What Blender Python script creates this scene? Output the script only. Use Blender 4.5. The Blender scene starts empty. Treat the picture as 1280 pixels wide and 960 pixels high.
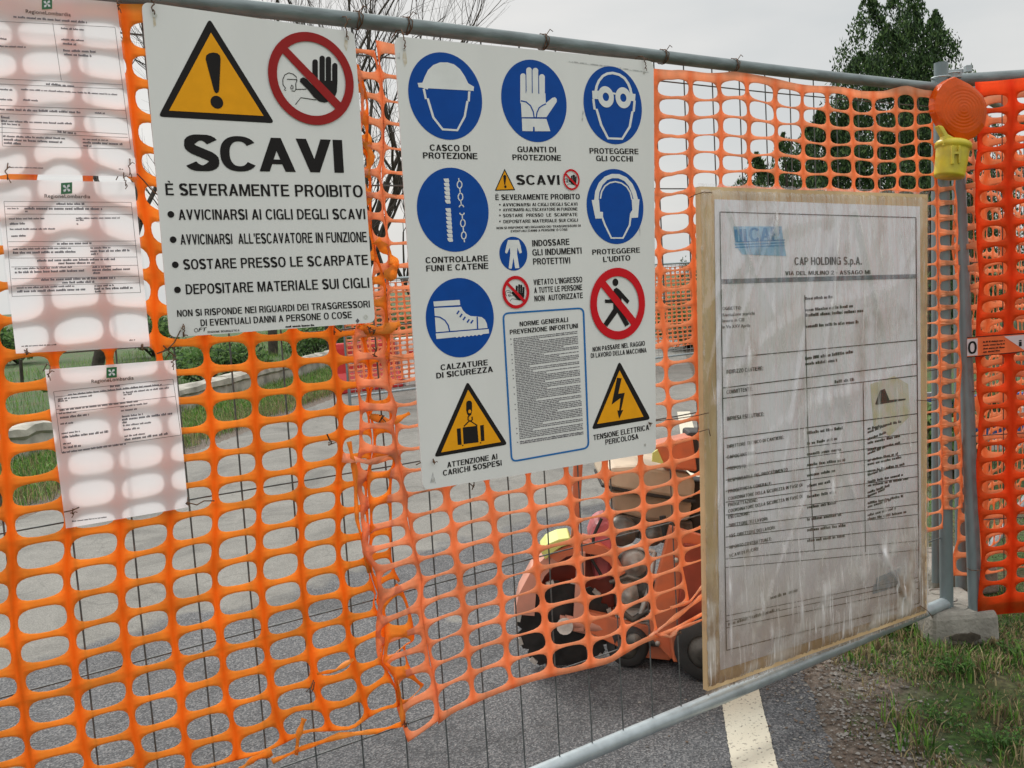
import bpy, bmesh, math, random
import numpy as np
from mathutils import Vector, Matrix
random.seed(7)
S = bpy.context.scene
C = S.collection
rad = math.radians

# ------------------------------------------------------------------ camera
CAM = Vector((-0.2677, -1.9285, 1.407))
PITCH, YAW, ROLL, FPX = 0.1070, 0.5908, -0.0602, 1178.6
FW = Vector((math.sin(YAW)*math.cos(PITCH), math.cos(YAW)*math.cos(PITCH), -math.sin(PITCH)))
_r = Vector((math.cos(YAW), -math.sin(YAW), 0)); _u = _r.cross(FW)
RT = _r*math.cos(ROLL) + _u*math.sin(ROLL)
UP = -_r*math.sin(ROLL) + _u*math.cos(ROLL)
cd = bpy.data.cameras.new('camera'); cam = bpy.data.objects.new('camera', cd); C.objects.link(cam)
cd.sensor_fit = 'HORIZONTAL'; cd.sensor_width = 36; cd.lens = FPX/1280*36
cd.clip_start = 0.05; cd.clip_end = 2000
M = Matrix.Identity(4)
for i in range(3):
    M[i][0] = RT[i]; M[i][1] = UP[i]; M[i][2] = -FW[i]; M[i][3] = CAM[i]
cam.matrix_world = M
S.camera = cam
FH = Vector((math.sin(YAW), math.cos(YAW), 0))      # horizontal view direction
RH = _r                                             # horizontal right

# ------------------------------------------------------------------ world and sun
SUN_EL, SUN_ROT = rad(42), rad(8)
w = bpy.data.worlds.new("World"); S.world = w; w.use_nodes = True
nt = w.node_tree; nt.nodes.clear()
def wn(t, **k):
    n = nt.nodes.new(t)
    for a, b in k.items(): setattr(n, a, b)
    return n
out = wn('ShaderNodeOutputWorld'); bg = wn('ShaderNodeBackground')
sky = wn('ShaderNodeTexSky', sky_type='NISHITA', sun_disc=False, sun_elevation=SUN_EL, sun_rotation=SUN_ROT)
sky.air_density = 1.0; sky.dust_density = 4.0
tc = wn('ShaderNodeTexCoord'); mp = wn('ShaderNodeMapping'); mp.inputs['Scale'].default_value = (1.2, 1.2, 4.0)
nz = wn('ShaderNodeTexNoise'); nz.inputs['Scale'].default_value = 1.6; nz.inputs['Detail'].default_value = 5
cr = wn('ShaderNodeValToRGB')
cr.color_ramp.elements[0].position = .36; cr.color_ramp.elements[0].color = (5.6, 5.78, 5.8, 1)
cr.color_ramp.elements[1].position = .64; cr.color_ramp.elements[1].color = (7.3, 7.15, 6.9, 1)
sep = wn('ShaderNodeSeparateXYZ'); mr = wn('ShaderNodeMapRange')
mr.inputs['From Min'].default_value = 0.30; mr.inputs['From Max'].default_value = 1.0
mr.inputs['To Min'].default_value = 1.0; mr.inputs['To Max'].default_value = 2.5
vm = wn('ShaderNodeVectorMath', operation='SCALE')
mix = wn('ShaderNodeMixRGB'); mix.inputs[0].default_value = 0.92
L = nt.links.new
L(tc.outputs['Generated'], mp.inputs[0]); L(mp.outputs[0], nz.inputs['Vector']); L(nz.outputs['Fac'], cr.inputs[0])
L(tc.outputs['Generated'], sep.inputs[0]); L(sep.outputs['Z'], mr.inputs['Value'])
L(cr.outputs[0], vm.inputs[0]); L(mr.outputs[0], vm.inputs['Scale'])
L(sky.outputs[0], mix.inputs[1]); L(vm.outputs[0], mix.inputs[2])
L(mix.outputs[0], bg.inputs['Color']); bg.inputs['Strength'].default_value = 0.1
L(bg.outputs[0], out.inputs[0])
sd = bpy.data.lights.new('sun', 'SUN'); sd.energy = 2.2; sd.angle = rad(16); sd.color = (1, .96, .9)
so = bpy.data.objects.new('sun', sd); C.objects.link(so)
# direction towards the sun: Nishita rotation is measured clockwise from +Y
sv = Vector((math.sin(SUN_ROT)*math.cos(SUN_EL), math.cos(SUN_ROT)*math.cos(SUN_EL), math.sin(SUN_EL)))
so.rotation_euler = sv.to_track_quat('Z', 'Y').to_euler(); so.location = (0, 0, 8)
S.view_settings.view_transform = 'Standard'; S.view_settings.look = 'None'
S.view_settings.exposure = 0.22; S.view_settings.gamma = 1.0
S.cycles.max_bounces = 8; S.cycles.transparent_max_bounces = 12

# ------------------------------------------------------------------ geometry helpers
def ray(px, py): return FW*FPX + RT*(px-640) - UP*(py-480)
def onplane(px, py, off=0.0):          # point of the fence plane y=-off seen at photo pixel (px,py)
    d = ray(px, py); return CAM + d*((-off-CAM.y)/d.y)
def onground(px, py, z=0.0):
    d = ray(px, py); return CAM + d*((z-CAM.z)/d.z)
def at(px, py, depth): return CAM + ray(px, py)*(depth/FPX)
ROAD_D = Vector((.68, .733, 0)).normalized(); ROAD_N = Vector((.733, -.68, 0)).normalized()
def rn(s, t, z=0.0): v = ROAD_N*s + ROAD_D*t; v.z = z; return v     # across / along the road

def tag(o, label=None, cat=None, group=None, kind=None):
    if label: o['label'] = label
    if cat: o['category'] = cat
    if group: o['group'] = group
    if kind: o['kind'] = kind
    return o
def thing(name, label, cat, loc=(0, 0, 0), group=None):
    o = bpy.data.objects.new(name, None); o.empty_display_size = .1; C.objects.link(o); o.location = loc
    return tag(o, label, cat, group)
def base_of(o):
    v = Vector((0, 0, 0))
    while o is not None: v = v + Vector(o.location); o = o.parent
    return v
class MB:
    """vertices are given in world space; build() makes them local to the parent"""
    def __init__(s): s.v = []; s.f = []; s.m = []; s.sm = []
    def add(s, vs, fs, mi=0, smooth=False):
        b = len(s.v); s.v += [tuple(v) for v in vs]; s.f += [tuple(b+i for i in f) for f in fs]
        s.m += [mi]*len(fs); s.sm += [smooth]*len(fs); return s
    def box(s, c, x, y, z, mi=0, smooth=False):   # centre and three half-axis vectors
        c, x, y, z = map(Vector, (c, x, y, z)); vs = []
        for k in (-1, 1):
            for a, b in ((-1, -1), (1, -1), (1, 1), (-1, 1)): vs.append(c+x*a+y*b+z*k)
        return s.add(vs, [(0,3,2,1),(4,5,6,7),(0,1,5,4),(1,2,6,5),(2,3,7,6),(3,0,4,7)], mi, smooth)
    def tube(s, pts, r, n=8, mi=0, caps=True):
        pts = [Vector(p) for p in pts]; rs = r if isinstance(r, (list, tuple)) else [r]*len(pts)
        vs = []; fs = []; pn = None
        for i, p in enumerate(pts):
            t = (pts[min(i+1, len(pts)-1)] - pts[max(i-1, 0)])
            if t.length < 1e-9: t = Vector((0, 0, 1))
            t.normalize()
            if pn is None: a = Vector((0, 0, 1)) if abs(t.z) < .9 else Vector((1, 0, 0)); pn = t.cross(a).normalized()
            else: pn = (pn - t*pn.dot(t)); pn = pn.normalized() if pn.length > 1e-6 else t.orthogonal().normalized()
            b = t.cross(pn)
            for k in range(n):
                an = 2*math.pi*k/n; vs.append(p + (pn*math.cos(an)+b*math.sin(an))*rs[i])
        for i in range(len(pts)-1):
            for k in range(n):
                k2 = (k+1) % n; fs.append((i*n+k, i*n+k2, (i+1)*n+k2, (i+1)*n+k))
        s.add(vs, fs, mi, True)
        if caps: s.add(vs[:n], [tuple(range(n))[::-1]], mi); s.add(vs[-n:], [tuple(range(n))], mi)
        return s
    def prism(s, pts, d, mi=0):    # polygon (world points) swept by vector d
        n = len(pts); pts = [Vector(p) for p in pts]; d = Vector(d)
        vs = pts + [p+d for p in pts]
        return s.add(vs, [tuple(range(n)), tuple(range(n, 2*n))[::-1]] + [(i, (i+1) % n, n+(i+1) % n, n+i)[::-1] for i in range(n)], mi)
    def lathe(s, c, axis, prof, n=20, mi=0, smooth=True):   # prof: (radius, distance along axis)
        c = Vector(c); a = Vector(axis).normalized(); u = a.orthogonal().normalized(); v = a.cross(u)
        vs = []; fs = []
        for r, h in prof:
            for k in range(n):
                t = 2*math.pi*k/n; vs.append(c+a*h+(u*math.cos(t)+v*math.sin(t))*max(r, 1e-5))
        for i in range(len(prof)-1):
            for k in range(n):
                k2 = (k+1) % n; fs.append((i*n+k, i*n+k2, (i+1)*n+k2, (i+1)*n+k))
        return s.add(vs, fs, mi, smooth)
    def build(s, name, mats, parent=None, label=None, bevel=0, recalc=True):
        me = bpy.data.meshes.new(name); off = base_of(parent) if parent else Vector((0, 0, 0))
        me.from_pydata([(v[0]-off.x, v[1]-off.y, v[2]-off.z) for v in s.v], [], s.f)
        for m in (mats if isinstance(mats, (list, tuple)) else [mats]): me.materials.append(m)
        me.polygons.foreach_set('material_index', s.m); me.polygons.foreach_set('use_smooth', s.sm)
        if recalc and len(s.f) < 3000:
            bm = bmesh.new(); bm.from_mesh(me); bmesh.ops.recalc_face_normals(bm, faces=bm.faces); bm.to_mesh(me); bm.free()
        me.update()
        o = bpy.data.objects.new(name, me); C.objects.link(o)
        if parent: o.parent = parent
        if label: o['label'] = label
        if bevel:
            b = o.modifiers.new('bevel', 'BEVEL'); b.width = bevel; b.segments = 2; b.limit_method = 'ANGLE'; b.angle_limit = rad(35)
        return o

# ------------------------------------------------------------------ materials
def mat(name, col, rough=.6, metal=0, var=.0, scale=20, bump=0, col2=None, detail=6, spec=.5, lo=.35, hi=.65, stretch=(1, 1, 1), bscale=None, space='Object'):
    m = bpy.data.materials.new(name); m.use_nodes = True; t = m.node_tree; p = t.nodes['Principled BSDF']
    p.inputs['Base Color'].default_value = (*col, 1); p.inputs['Roughness'].default_value = rough
    p.inputs['Metallic'].default_value = metal; p.inputs['Specular IOR Level'].default_value = spec
    if var or col2 or bump:
        tcn = t.nodes.new('ShaderNodeTexCoord'); mpn = t.nodes.new('ShaderNodeMapping'); mpn.inputs['Scale'].default_value = stretch
        t.links.new(tcn.outputs[space], mpn.inputs[0])
        n = t.nodes.new('ShaderNodeTexNoise'); n.inputs['Scale'].default_value = scale; n.inputs['Detail'].default_value = detail
        t.links.new(mpn.outputs[0], n.inputs['Vector'])
        r = t.nodes.new('ShaderNodeValToRGB'); r.color_ramp.elements[0].position = lo; r.color_ramp.elements[1].position = hi
        c2 = col2 if col2 else tuple(max(0, c*(1-var)) for c in col)
        c1 = col if col2 else tuple(min(1, c*(1+var)) for c in col)
        r.color_ramp.elements[0].color = (*c2, 1); r.color_ramp.elements[1].color = (*c1, 1)
        t.links.new(n.outputs['Fac'], r.inputs[0]); t.links.new(r.outputs[0], p.inputs['Base Color'])
        if bump:
            b = t.nodes.new('ShaderNodeBump'); b.inputs['Strength'].default_value = bump; b.inputs['Distance'].default_value = .01
            n2 = t.nodes.new('ShaderNodeTexNoise'); n2.inputs['Scale'].default_value = bscale or scale*3; n2.inputs['Detail'].default_value = 4
            t.links.new(mpn.outputs[0], n2.inputs['Vector'])
            t.links.new(n2.outputs['Fac'], b.inputs['Height']); t.links.new(b.outputs[0], p.inputs['Normal'])
    return m
def translucent(m, fac, col=None):     # lets light through from behind
    t = m.node_tree; p = t.nodes['Principled BSDF']; o = t.nodes['Material Output']
    tr = t.nodes.new('ShaderNodeBsdfTranslucent'); mx = t.nodes.new('ShaderNodeMixShader'); mx.inputs[0].default_value = fac
    if col: tr.inputs[0].default_value = (*col, 1)
    elif p.inputs['Base Color'].is_linked: t.links.new(p.inputs['Base Color'].links[0].from_socket, tr.inputs[0])
    else: tr.inputs[0].default_value = p.inputs['Base Color'].default_value
    t.links.new(p.outputs[0], mx.inputs[1]); t.links.new(tr.outputs[0], mx.inputs[2]); t.links.new(mx.outputs[0], o.inputs[0])
    return m
galv = mat('galvanised_steel', (.36, .41, .43), .42, .45, var=.12, scale=22, bump=.06)
galv_p = mat('dull_galvanised_post', (.20, .245, .26), .45, .4, var=.15, scale=16, bump=.06, stretch=(1, 1, .4))
galv_d = mat('weathered_top_tube', (.17, .205, .21), .5, .35, var=.2, scale=14, bump=.1, stretch=(1, 1, 4))
wire_m = mat('steel_wire', (.11, .12, .12), .5, .5, var=.3, scale=60)
rust = mat('rusty_wire', (.12, .06, .03), .8, .2, var=.5, scale=120)
net_l = translucent(mat('orange_net_plastic', (.97, .33, .03), .5, var=.08, scale=5, lo=.3, hi=.7, spec=.2), .6)
net_r = translucent(mat('haze_tinted_net_plastic', (.95, .42, .22), .5, var=.08, scale=5, spec=.2), .6)  # salmon tint puts sky haze and backlight into the plastic's colour
net_red = translucent(mat('red_orange_net_plastic', (.95, .125, .018), .5, var=.12, scale=6, spec=.2), .6)
def ribbed(m, c_thin, c_thick):      # the plastic is thicker and less see-through in the ribs and nodes
    t = m.node_tree; a = t.nodes.new('ShaderNodeAttribute'); a.attribute_name = 'rib_thickness'; x = t.nodes.new('ShaderNodeMixRGB'); x.inputs[1].default_value = (*c_thin, 1); x.inputs[2].default_value = (*c_thick, 1)
    n = t.nodes.new('ShaderNodeTexNoise'); n.inputs['Scale'].default_value = 9; n.inputs['Detail'].default_value = 6; n.inputs['Roughness'].default_value = .65; g = t.nodes.new('ShaderNodeTexCoord'); t.links.new(g.outputs['Object'], n.inputs['Vector'])
    d = t.nodes.new('ShaderNodeMapRange'); d.inputs['From Min'].default_value = .35; d.inputs['From Max'].default_value = .62; d.inputs['To Min'].default_value = .80; d.inputs['To Max'].default_value = 1.0; t.links.new(n.outputs['Fac'], d.inputs['Value'])
    y = t.nodes.new('ShaderNodeMixRGB'); y.blend_type = 'MULTIPLY'; y.inputs[0].default_value = 1; t.links.new(a.outputs['Fac'], x.inputs[0]); t.links.new(x.outputs[0], y.inputs[1]); t.links.new(d.outputs[0], y.inputs[2])
    for nd, so__ in (('Principled BSDF', 'Base Color'), ('Translucent BSDF', 'Color')): t.links.new(y.outputs[0], t.nodes[nd].inputs[so__])
    return m
ribbed(net_l, (1.0, .46, .085), (.96, .27, .02)); ribbed(net_r, (1.0, .53, .32), (.96, .37, .16)); ribbed(net_red, (.97, .17, .035), (.90, .085, .01))
sign_w = mat('sign_white_plastic', (.76, .76, .745), .45, var=.06, scale=3.5, lo=.15, hi=.85, bump=.12, bscale=2.2, stretch=(2.2, 1, .7), detail=9)
# grime on the sign boards: faint streaks
def ink(name, c, r=.55): return mat(name, c, r, var=.08, scale=30, lo=.2, hi=.8, spec=.12)
blk = ink('black_print', (.018, .016, .016)); yel = ink('amber_print', (.85, .37, .012)); redp = ink('dark_red_print', (.33, .022, .022)); red2 = ink('red_print', (.62, .012, .02))
blu = ink('blue_print', (.006, .07, .34)); wht = ink('white_print', (.76, .77, .76)); grn = ink('green_print', (.03, .16, .06)); gry = ink('grey_print', (.14, .13, .15))
frame_blue = ink('blue_frame_print', (.02, .16, .45)); faint = ink('faint_print', (.42, .42, .44))
paper = translucent(mat('printed_paper', (.88, .88, .90), .7, var=.02, scale=3, spec=.2), .52, (.88, .88, .895))

# ------------------------------------------------------------------ flat print on the fence plane
def ip(px, py, off): return onplane(px, py, off)
def poly_mesh(mb, pts, off, mi=0):
    mb.add([ip(x, y, off) for x, y in pts], [tuple(range(len(pts)))], mi)
def circ_frame(cx, ytop, ybot, off):
    c = ip(cx, (ytop+ybot)/2, off); r = (ip(cx, ytop, off)-ip(cx, ybot, off)).length/2; return c, r
def disc(mb, c, r, off, mi=0, n=48):
    mb.add([Vector((c.x+r*math.cos(2*math.pi*k/n), -off, c.z+r*math.sin(2*math.pi*k/n))) for k in range(n)], [tuple(range(n))], mi)
def ring(mb, c, r0, r1, off, mi=0, n=56):
    vs = []
    for k in range(n):
        a = 2*math.pi*k/n; vs += [Vector((c.x+r*math.cos(a), -off, c.z+r*math.sin(a))) for r in (r0, r1)]
    mb.add(vs, [(2*k, 2*k+1, (2*k+3) % (2*n), (2*k+2) % (2*n)) for k in range(n)], mi)
def polyline(mb, pts, wpx, off, mi=0, closed=False):   # stroke in pixels
    n = len(pts); L_, R_ = [], []
    for i in range(n):
        a = pts[(i-1) % n] if (i or closed) else pts[i]; b = pts[(i+1) % n] if (i < n-1 or closed) else pts[i]
        dx, dy = b[0]-a[0], b[1]-a[1]; l = math.hypot(dx, dy) or 1; nx, ny = -dy/l*wpx/2, dx/l*wpx/2
        L_.append((pts[i][0]+nx, pts[i][1]+ny)); R_.append((pts[i][0]-nx, pts[i][1]-ny))
    vs = [ip(*p, off) for p in L_+R_]
    mb.add(vs, [(i, (i+1) % n, n+(i+1) % n, n+i) for i in range(n if closed else n-1)], mi)
def capsule(mb, x0, x1, y0, y1, off, mi=0, taper=0):
    r = (x1-x0)/2; cx = (x0+x1)/2; pts = [(cx+r*math.cos(a), y0+r-r*math.sin(a)) for a in [math.pi*k/8 for k in range(9)]]
    poly_mesh(mb, pts+[(x0+taper, y1), (x1+taper, y1)], off, mi)
def zm(pts, ox, oy, k): return [(ox+x/k, oy+y/k) for x, y in pts]
_fc = {}
def glyphs(txt, bold, spacing=1.0):
    key = (txt, bold, spacing)
    if key in _fc: return _fc[key]
    cu = bpy.data.curves.new('t', 'FONT'); cu.body = txt; cu.size = 1; cu.offset = bold; cu.resolution_u = 4; cu.space_character = spacing
    o = bpy.data.objects.new('t', cu); C.objects.link(o); dg = bpy.context.evaluated_depsgraph_get(); dg.update()
    me = o.evaluated_get(dg).to_mesh(); vs = [(v.co.x, v.co.y) for v in me.vertices]; fs = [tuple(p.vertices) for p in me.polygons]
    o.evaluated_get(dg).to_mesh_clear(); bpy.data.objects.remove(o); bpy.data.curves.remove(cu)
    _fc[key] = (vs, fs); return vs, fs
def _ring(cx, cy, rx, ry, sx, sy, a0, a1, n=22, e=2.35):
    P = []
    for k in range(n+1):
        a = rad(a0+(a1-a0)*k/n); c, d = math.cos(a), math.sin(a); q = (abs(c)**e+abs(d)**e)**(-1/e); P.append((c*q, d*q))
    return [[(cx+rx*P[k][0], cy+ry*P[k][1]), (cx+rx*P[k+1][0], cy+ry*P[k+1][1]), (cx+(rx-sx)*P[k+1][0], cy+(ry-sy)*P[k+1][1]), (cx+(rx-sx)*P[k][0], cy+(ry-sy)*P[k][1])] for k in range(n)]
def _rc(x0, y0, x1, y1): return [[(x0, y0), (x1, y0), (x1, y1), (x0, y1)]]
def _dg(x0, y0, x1, y1, w): return [[(x0-w/2, y0), (x0+w/2, y0), (x1+w/2, y1), (x1-w/2, y1)]]
def _bowl(x, y0, y1, xr, s, t):      # D-shaped bowl from a stem at x out to xr
    ry = (y1-y0)/2; cx = xr-ry*.85 if xr-ry*.85 > x else x; return _rc(x, y1-t, cx, y1)+_rc(x, y0, cx, y0+t)+_ring(cx, (y0+y1)/2, xr-cx, ry, s, t, -90, 90, 12, 2.15)
def sans(ch, s):
    """plain grotesque capitals drawn as polygons: stem width s, capital height 1"""
    t = s*.82; w = .70
    if ch == ' ': return [], .36
    if ch == 'I': return _rc(0, 0, s, 1), s
    if ch == 'L': return _rc(0, 0, s, 1)+_rc(s, 0, .57, t), .57
    if ch in 'EF': return _rc(0, 0, s, 1)+_rc(s, 1-t, .62, 1)+_rc(s, .46, .58, .46+t)+(_rc(s, 0, .63, t) if ch == 'E' else []), .63 if ch == 'E' else .60
    if ch == 'È': q, w_ = sans('E', s); return q+[[(.20, 1.22), (.36, 1.22), (.42, 1.07), (.32, 1.07)]], w_
    if ch == 'p': return _rc(0, -.26, s*.9, .72)+_bowl(s*.9, 0, .72, .56, s*.9, t*.9), .56
    if ch == '2': return _ring(.28, .71, .28, .30, s, t, -20, 170, 14)+_rc(0, 0, .57, t)+[[(0, t), (s*1.3, t), (.55, .62), (.55-s*1.1, .62)]], .57
    if ch == 'T': return _rc(0, 1-t, .66, 1)+_rc(.33-s/2, 0, .33+s/2, 1-t), .66
    if ch == 'H': return _rc(0, 0, s, 1)+_rc(w-s, 0, w, 1)+_rc(s, .42, w-s, .42+t), w
    if ch == 'N': return _rc(0, 0, s, 1)+_rc(w-s, 0, w, 1)+[[(s*.2, 1), (s*1.15, 1), (w-s*.2, 0), (w-s*1.15, 0)]], w
    if ch == 'M': return _rc(0, 0, s*.9, 1)+_rc(.84-s*.9, 0, .84, 1)+[[(s*.3, 1), (s*1.3, 1), (.42+s*.42, 0), (.42-s*.42, 0)], [(.84-s*1.3, 1), (.84-s*.3, 1), (.42+s*.42, 0), (.42-s*.42, 0)]], .84
    if ch == 'A': return [[(0, 0), (s*1.08, 0), (.36+s*.52, 1), (.36-s*.52, 1)], [(.72, 0), (.72-s*1.08, 0), (.36-s*.52, 1), (.36+s*.52, 1)]]+_rc(.19, .22, .53, .22+t*.9), .72
    if ch == 'V': return [[(0, 1), (s*1.1, 1), (.35+s*.5, 0), (.35-s*.5, 0)], [(.70, 1), (.70-s*1.1, 1), (.35-s*.5, 0), (.35+s*.5, 0)]], .70
    if ch == 'Z': return _rc(0, 1-t, .62, 1)+_rc(0, 0, .63, t)+[[(0, t), (s*1.25, t), (.62, 1-t), (.62-s*1.25, 1-t)]], .63
    if ch == 'X': return _dg(s*.6, 0, .66-s*.6, 1, s*1.15)+_dg(.66-s*.6, 0, s*.6, 1, s*1.15), .66
    if ch == 'O': return _ring(.38, .5, .38, .515, s, t, 0, 360, 36), .76
    if ch == 'Q': return _ring(.38, .5, .38, .515, s, t, 0, 360, 36)+_dg(.48, .22, .68, -.04, s*.8), .76
    if ch == 'C': return _ring(.38, .5, .38, .515, s, t, 38, 322, 30), .73
    if ch == 'G': return _ring(.38, .5, .38, .515, s, t, 38, 345, 30)+_rc(.42, .40, .74, .40+t*.95)+_rc(.74-s*.8, 0, .74, .40), .75
    if ch == 'D': return _rc(0, 0, s, 1)+_bowl(s, 0, 1, .71, s, t), .71
    if ch == 'P': return _rc(0, 0, s, 1)+_bowl(s, .38, 1, .65, s, t), .65
    if ch == 'R': return _rc(0, 0, s, 1)+_bowl(s, .42, 1, .67, s, t)+[[(.34, .42+t*.5), (.34+s, .42+t*.5), (.70, 0), (.70-s*1.05, 0)]], .70
    if ch == 'B': return _rc(0, 0, s, 1)+_bowl(s, .46, 1, .63, s, t)+_bowl(s, 0, .46+t, .67, s, t), .67
    if ch == 'U': return _rc(0, .36, s, 1)+_rc(w-s, .36, w, 1)+_ring(w/2, .36, w/2, .375, s, t, 180, 360, 18), w
    if ch == 'J': return _rc(.5-s, .3, .5, 1)+_ring(.25, .3, .25, .315, s, t, 180, 360, 16), .5
    if ch == 'S':
        c = []; rx = .33-s/2; ry = .262-t/2+.012
        for k in range(15): a = rad(22+(236-22)*k/14); c.append((.325+rx*math.cos(a), .742+ry*math.sin(a)))
        for k in range(15): a = rad(52-(52+160)*k/14); c.append((.33+rx*math.cos(a), .258+ry*math.sin(a)))
        L_, R_ = [], []
        for k in range(len(c)):
            p, q = c[max(0, k-1)], c[min(len(c)-1, k+1)]; dx, dy = q[0]-p[0], q[1]-p[1]; l = math.hypot(dx, dy); nx, ny = -dy/l, dx/l; w_ = (abs(nx)*s+abs(ny)*t)/2*(1.0 if abs(c[k][1]-.5) > .1 else 1.12)
            L_.append((c[k][0]+nx*w_, c[k][1]+ny*w_)); R_.append((c[k][0]-nx*w_, c[k][1]-ny*w_))
        return [[L_[k], L_[k+1], R_[k+1], R_[k]] for k in range(len(c)-1)], .66
    if ch == "'": return [[(0, 1), (s, 1), (s*.85, .68), (s*.15, .68)]], s
    if ch in '.:': q = _rc(0, 0, s, s); return (q+_rc(0, .5, s, .5+s) if ch == ':' else q), s
    if ch == '-': return _rc(0, .32, .3, .32+t), .3
    return None, 0
_sc = {}
def sans_text(txt, s, gap):
    key = (txt, s, gap)
    if key in _sc: return _sc[key]
    vs, fs, x = [], [], 0
    for ch in txt:
        ps, w_ = sans(ch, s)
        if ps is None: return None
        for p in ps: fs.append(tuple(range(len(vs), len(vs)+len(p)))); vs += [(x+a, b) for a, b in p]
        x += w_+(gap if ch != ' ' else 0)
    _sc[key] = (vs, fs); return vs, fs
CAP = None
def text(mb, txt, x0, y0, x1, y1, h0, off, mi=0, bold=.022, h1=None, lean=.07, spacing=1.06, to3d=None):
    """baseline from (x0,y0) to (x1,y1), capital height h0..h1, all in photo pixels"""
    global CAP
    sg = sans_text(txt, .175 if bold < .03 else .188, .10 if bold < .034 else .035) if h0 > 2.2 else None
    if sg: vs, fs = sg; cap, bold = 1.0, 0.0
    else:
        if CAP is None:
            v, _ = glyphs('H', 0); CAP = max(p[1] for p in v)
        bold = min(bold, .012); vs, fs = glyphs(txt, bold, spacing); cap = CAP
    if not vs: return
    mn = min(v[0] for v in vs); mx = max(v[0] for v in vs); h1 = h1 or h0; w_ = []
    for x, y in vs:
        u = (x-mn)/(mx-mn); v = (y+bold)/(cap+2*bold); h = h0+(h1-h0)*u
        px = x0+(x1-x0)*u - lean*v*h; py = y0+(y1-y0)*u - v*h
        w_.append(to3d(px, py) if to3d else ip(px, py, off))
    if sg:      # strokes of a letter overlap: keep them a hair apart
        for q, f_ in enumerate(fs):
            for i in f_: w_[i] = w_[i]+Vector((0, -.00001*(q % 7), 0))
    mb.add(w_, fs, mi)
def dashes(mb, x0, y0, x1, y1, h, off, mi=0, rnd=random, gap=.25, to3d=None):
    """a line of print too small to read: word-long runs of letter-like strokes"""
    L0 = math.hypot(x1-x0, y1-y0); t = 0; dx, dy = (x1-x0)/L0, (y1-y0)/L0
    f = to3d or (lambda a, b: ip(a, b, off))
    while t < L0-1:
        e = min(L0, t+h*rnd.uniform(1.0, 4.5)); c = t
        while c < e-.2:
            cw = min(h*rnd.uniform(.42, .75), e-c); hh = h*rnd.choice((.75, .75, 1, .7)); a = c+cw*.86
            mb.add([f(x0+dx*c, y0+dy*c), f(x0+dx*a, y0+dy*a), f(x0+dx*a-.05*hh, y0+dy*a-hh), f(x0+dx*c-.05*hh, y0+dy*c-hh)], [(0, 1, 2, 3)], mi); c += cw
        t = e+h*gap*2
def plate(name, pts, off, thick, m, parent, rpx=8, label=None):
    """rounded board from four photo corners, front face at y=-off"""
    P = [ip(x, y, off) for x, y in pts]; out_ = []
    for i in range(4):
        a, b, c = P[i-1], P[i], P[(i+1) % 4]; r = rpx*.0017
        p0 = b+(a-b).normalized()*r; p1 = b+(c-b).normalized()*r
        for k in range(6):
            t = k/5; out_.append(p0*(1-t)**2+b*2*t*(1-t)+p1*t*t)
    mb = MB(); mb.prism(out_, (0, thick, 0)); return mb.build(name, m, parent, label)
def tie(parent, px, py, off, drop=14, up=14, r=.0013):
    """twisted rusty wire through the hole of a board and round the tube"""
    mb = MB(); rnd = random.Random(px*7+py)
    a = ip(px, py, off+.004); pts = [a+Vector((0, .0, -.004))]
    for k in range(6): pts.append(a+Vector((rnd.uniform(-.003, .003), -.003+rnd.uniform(-.002, .002), (k+1)/6*up*.0018)))
    top = pts[-1]; pts += [top+Vector((.004, .012, .012)), top+Vector((.002, .03, .016)), top+Vector((-.004, .045, .002))]
    mb.tube(pts, r, 5)
    mb.tube([a+Vector((.001, 0, 0)), a+Vector((.002, -.004, -.004)), a+Vector((rnd.uniform(-.006, .006), -.005, -.010))], r*.8, 5)
    mb.tube([top, top+Vector((.004, -.003, .004)), top+Vector((.008, -.002, .002))], r*.8, 5)
    return mb.build('wire_tie', rust, parent)

# ------------------------------------------------------------------ fence panel
XL, XR, ZT, ZB = -.62, 2.893, 1.99, .14
def fence_top(x):
    # the tube sags a little between its posts
    return ZT+.004*math.sin(x*2.1)
fp = thing('fence_panel', 'grey tubular steel fence panel with wire mesh carrying the signs and the board', 'fence panel', (1.1, 0, 0))
mb = MB(); mb.tube([(XL+(XR-XL)*k/12, 0, fence_top(XL+(XR-XL)*k/12)) for k in range(13)], .0168, 14); mb.build('top_tube', galv_d, fp)
mb = MB(); mb.tube([(XL, 0, ZB), (1.2, .002, ZB-.004), (XR, 0, ZB)], .0215, 14); mb.build('bottom_tube', galv, fp)
mb = MB(); mb.tube([(XR+.002, 0, .10), (XR+.004, 0, 2.075)], .0235, 16); mb.build('post', galv_p, fp)
mb = MB(); mb.tube([(XL, 0, .02), (XL, 0, 2.075)], .0235, 16); mb.build('post', galv_p, fp)
me0 = None
for k in range(-7, 26):
    x = k*.1105+.0035
    mb = MB(); jx = random.uniform(-.004, .004)
    mb.tube([(x, .004, ZB+.01), (x+jx, .004, .8), (x-jx*.6, .004, 1.4), (x, .004, ZT-.005)], .0019, 6, caps=False); mb.build('wire', wire_m, fp)
for z in (1.6393, 1.3267, 1.0069, .7033, .3855, 1.925):
    mb = MB(); mb.tube([(XL+(XR-XL)*k/8, .0075, z+random.uniform(-.0035, .0035)) for k in range(9)], .0019, 6, caps=False); mb.build('wire', wire_m, fp)
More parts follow.
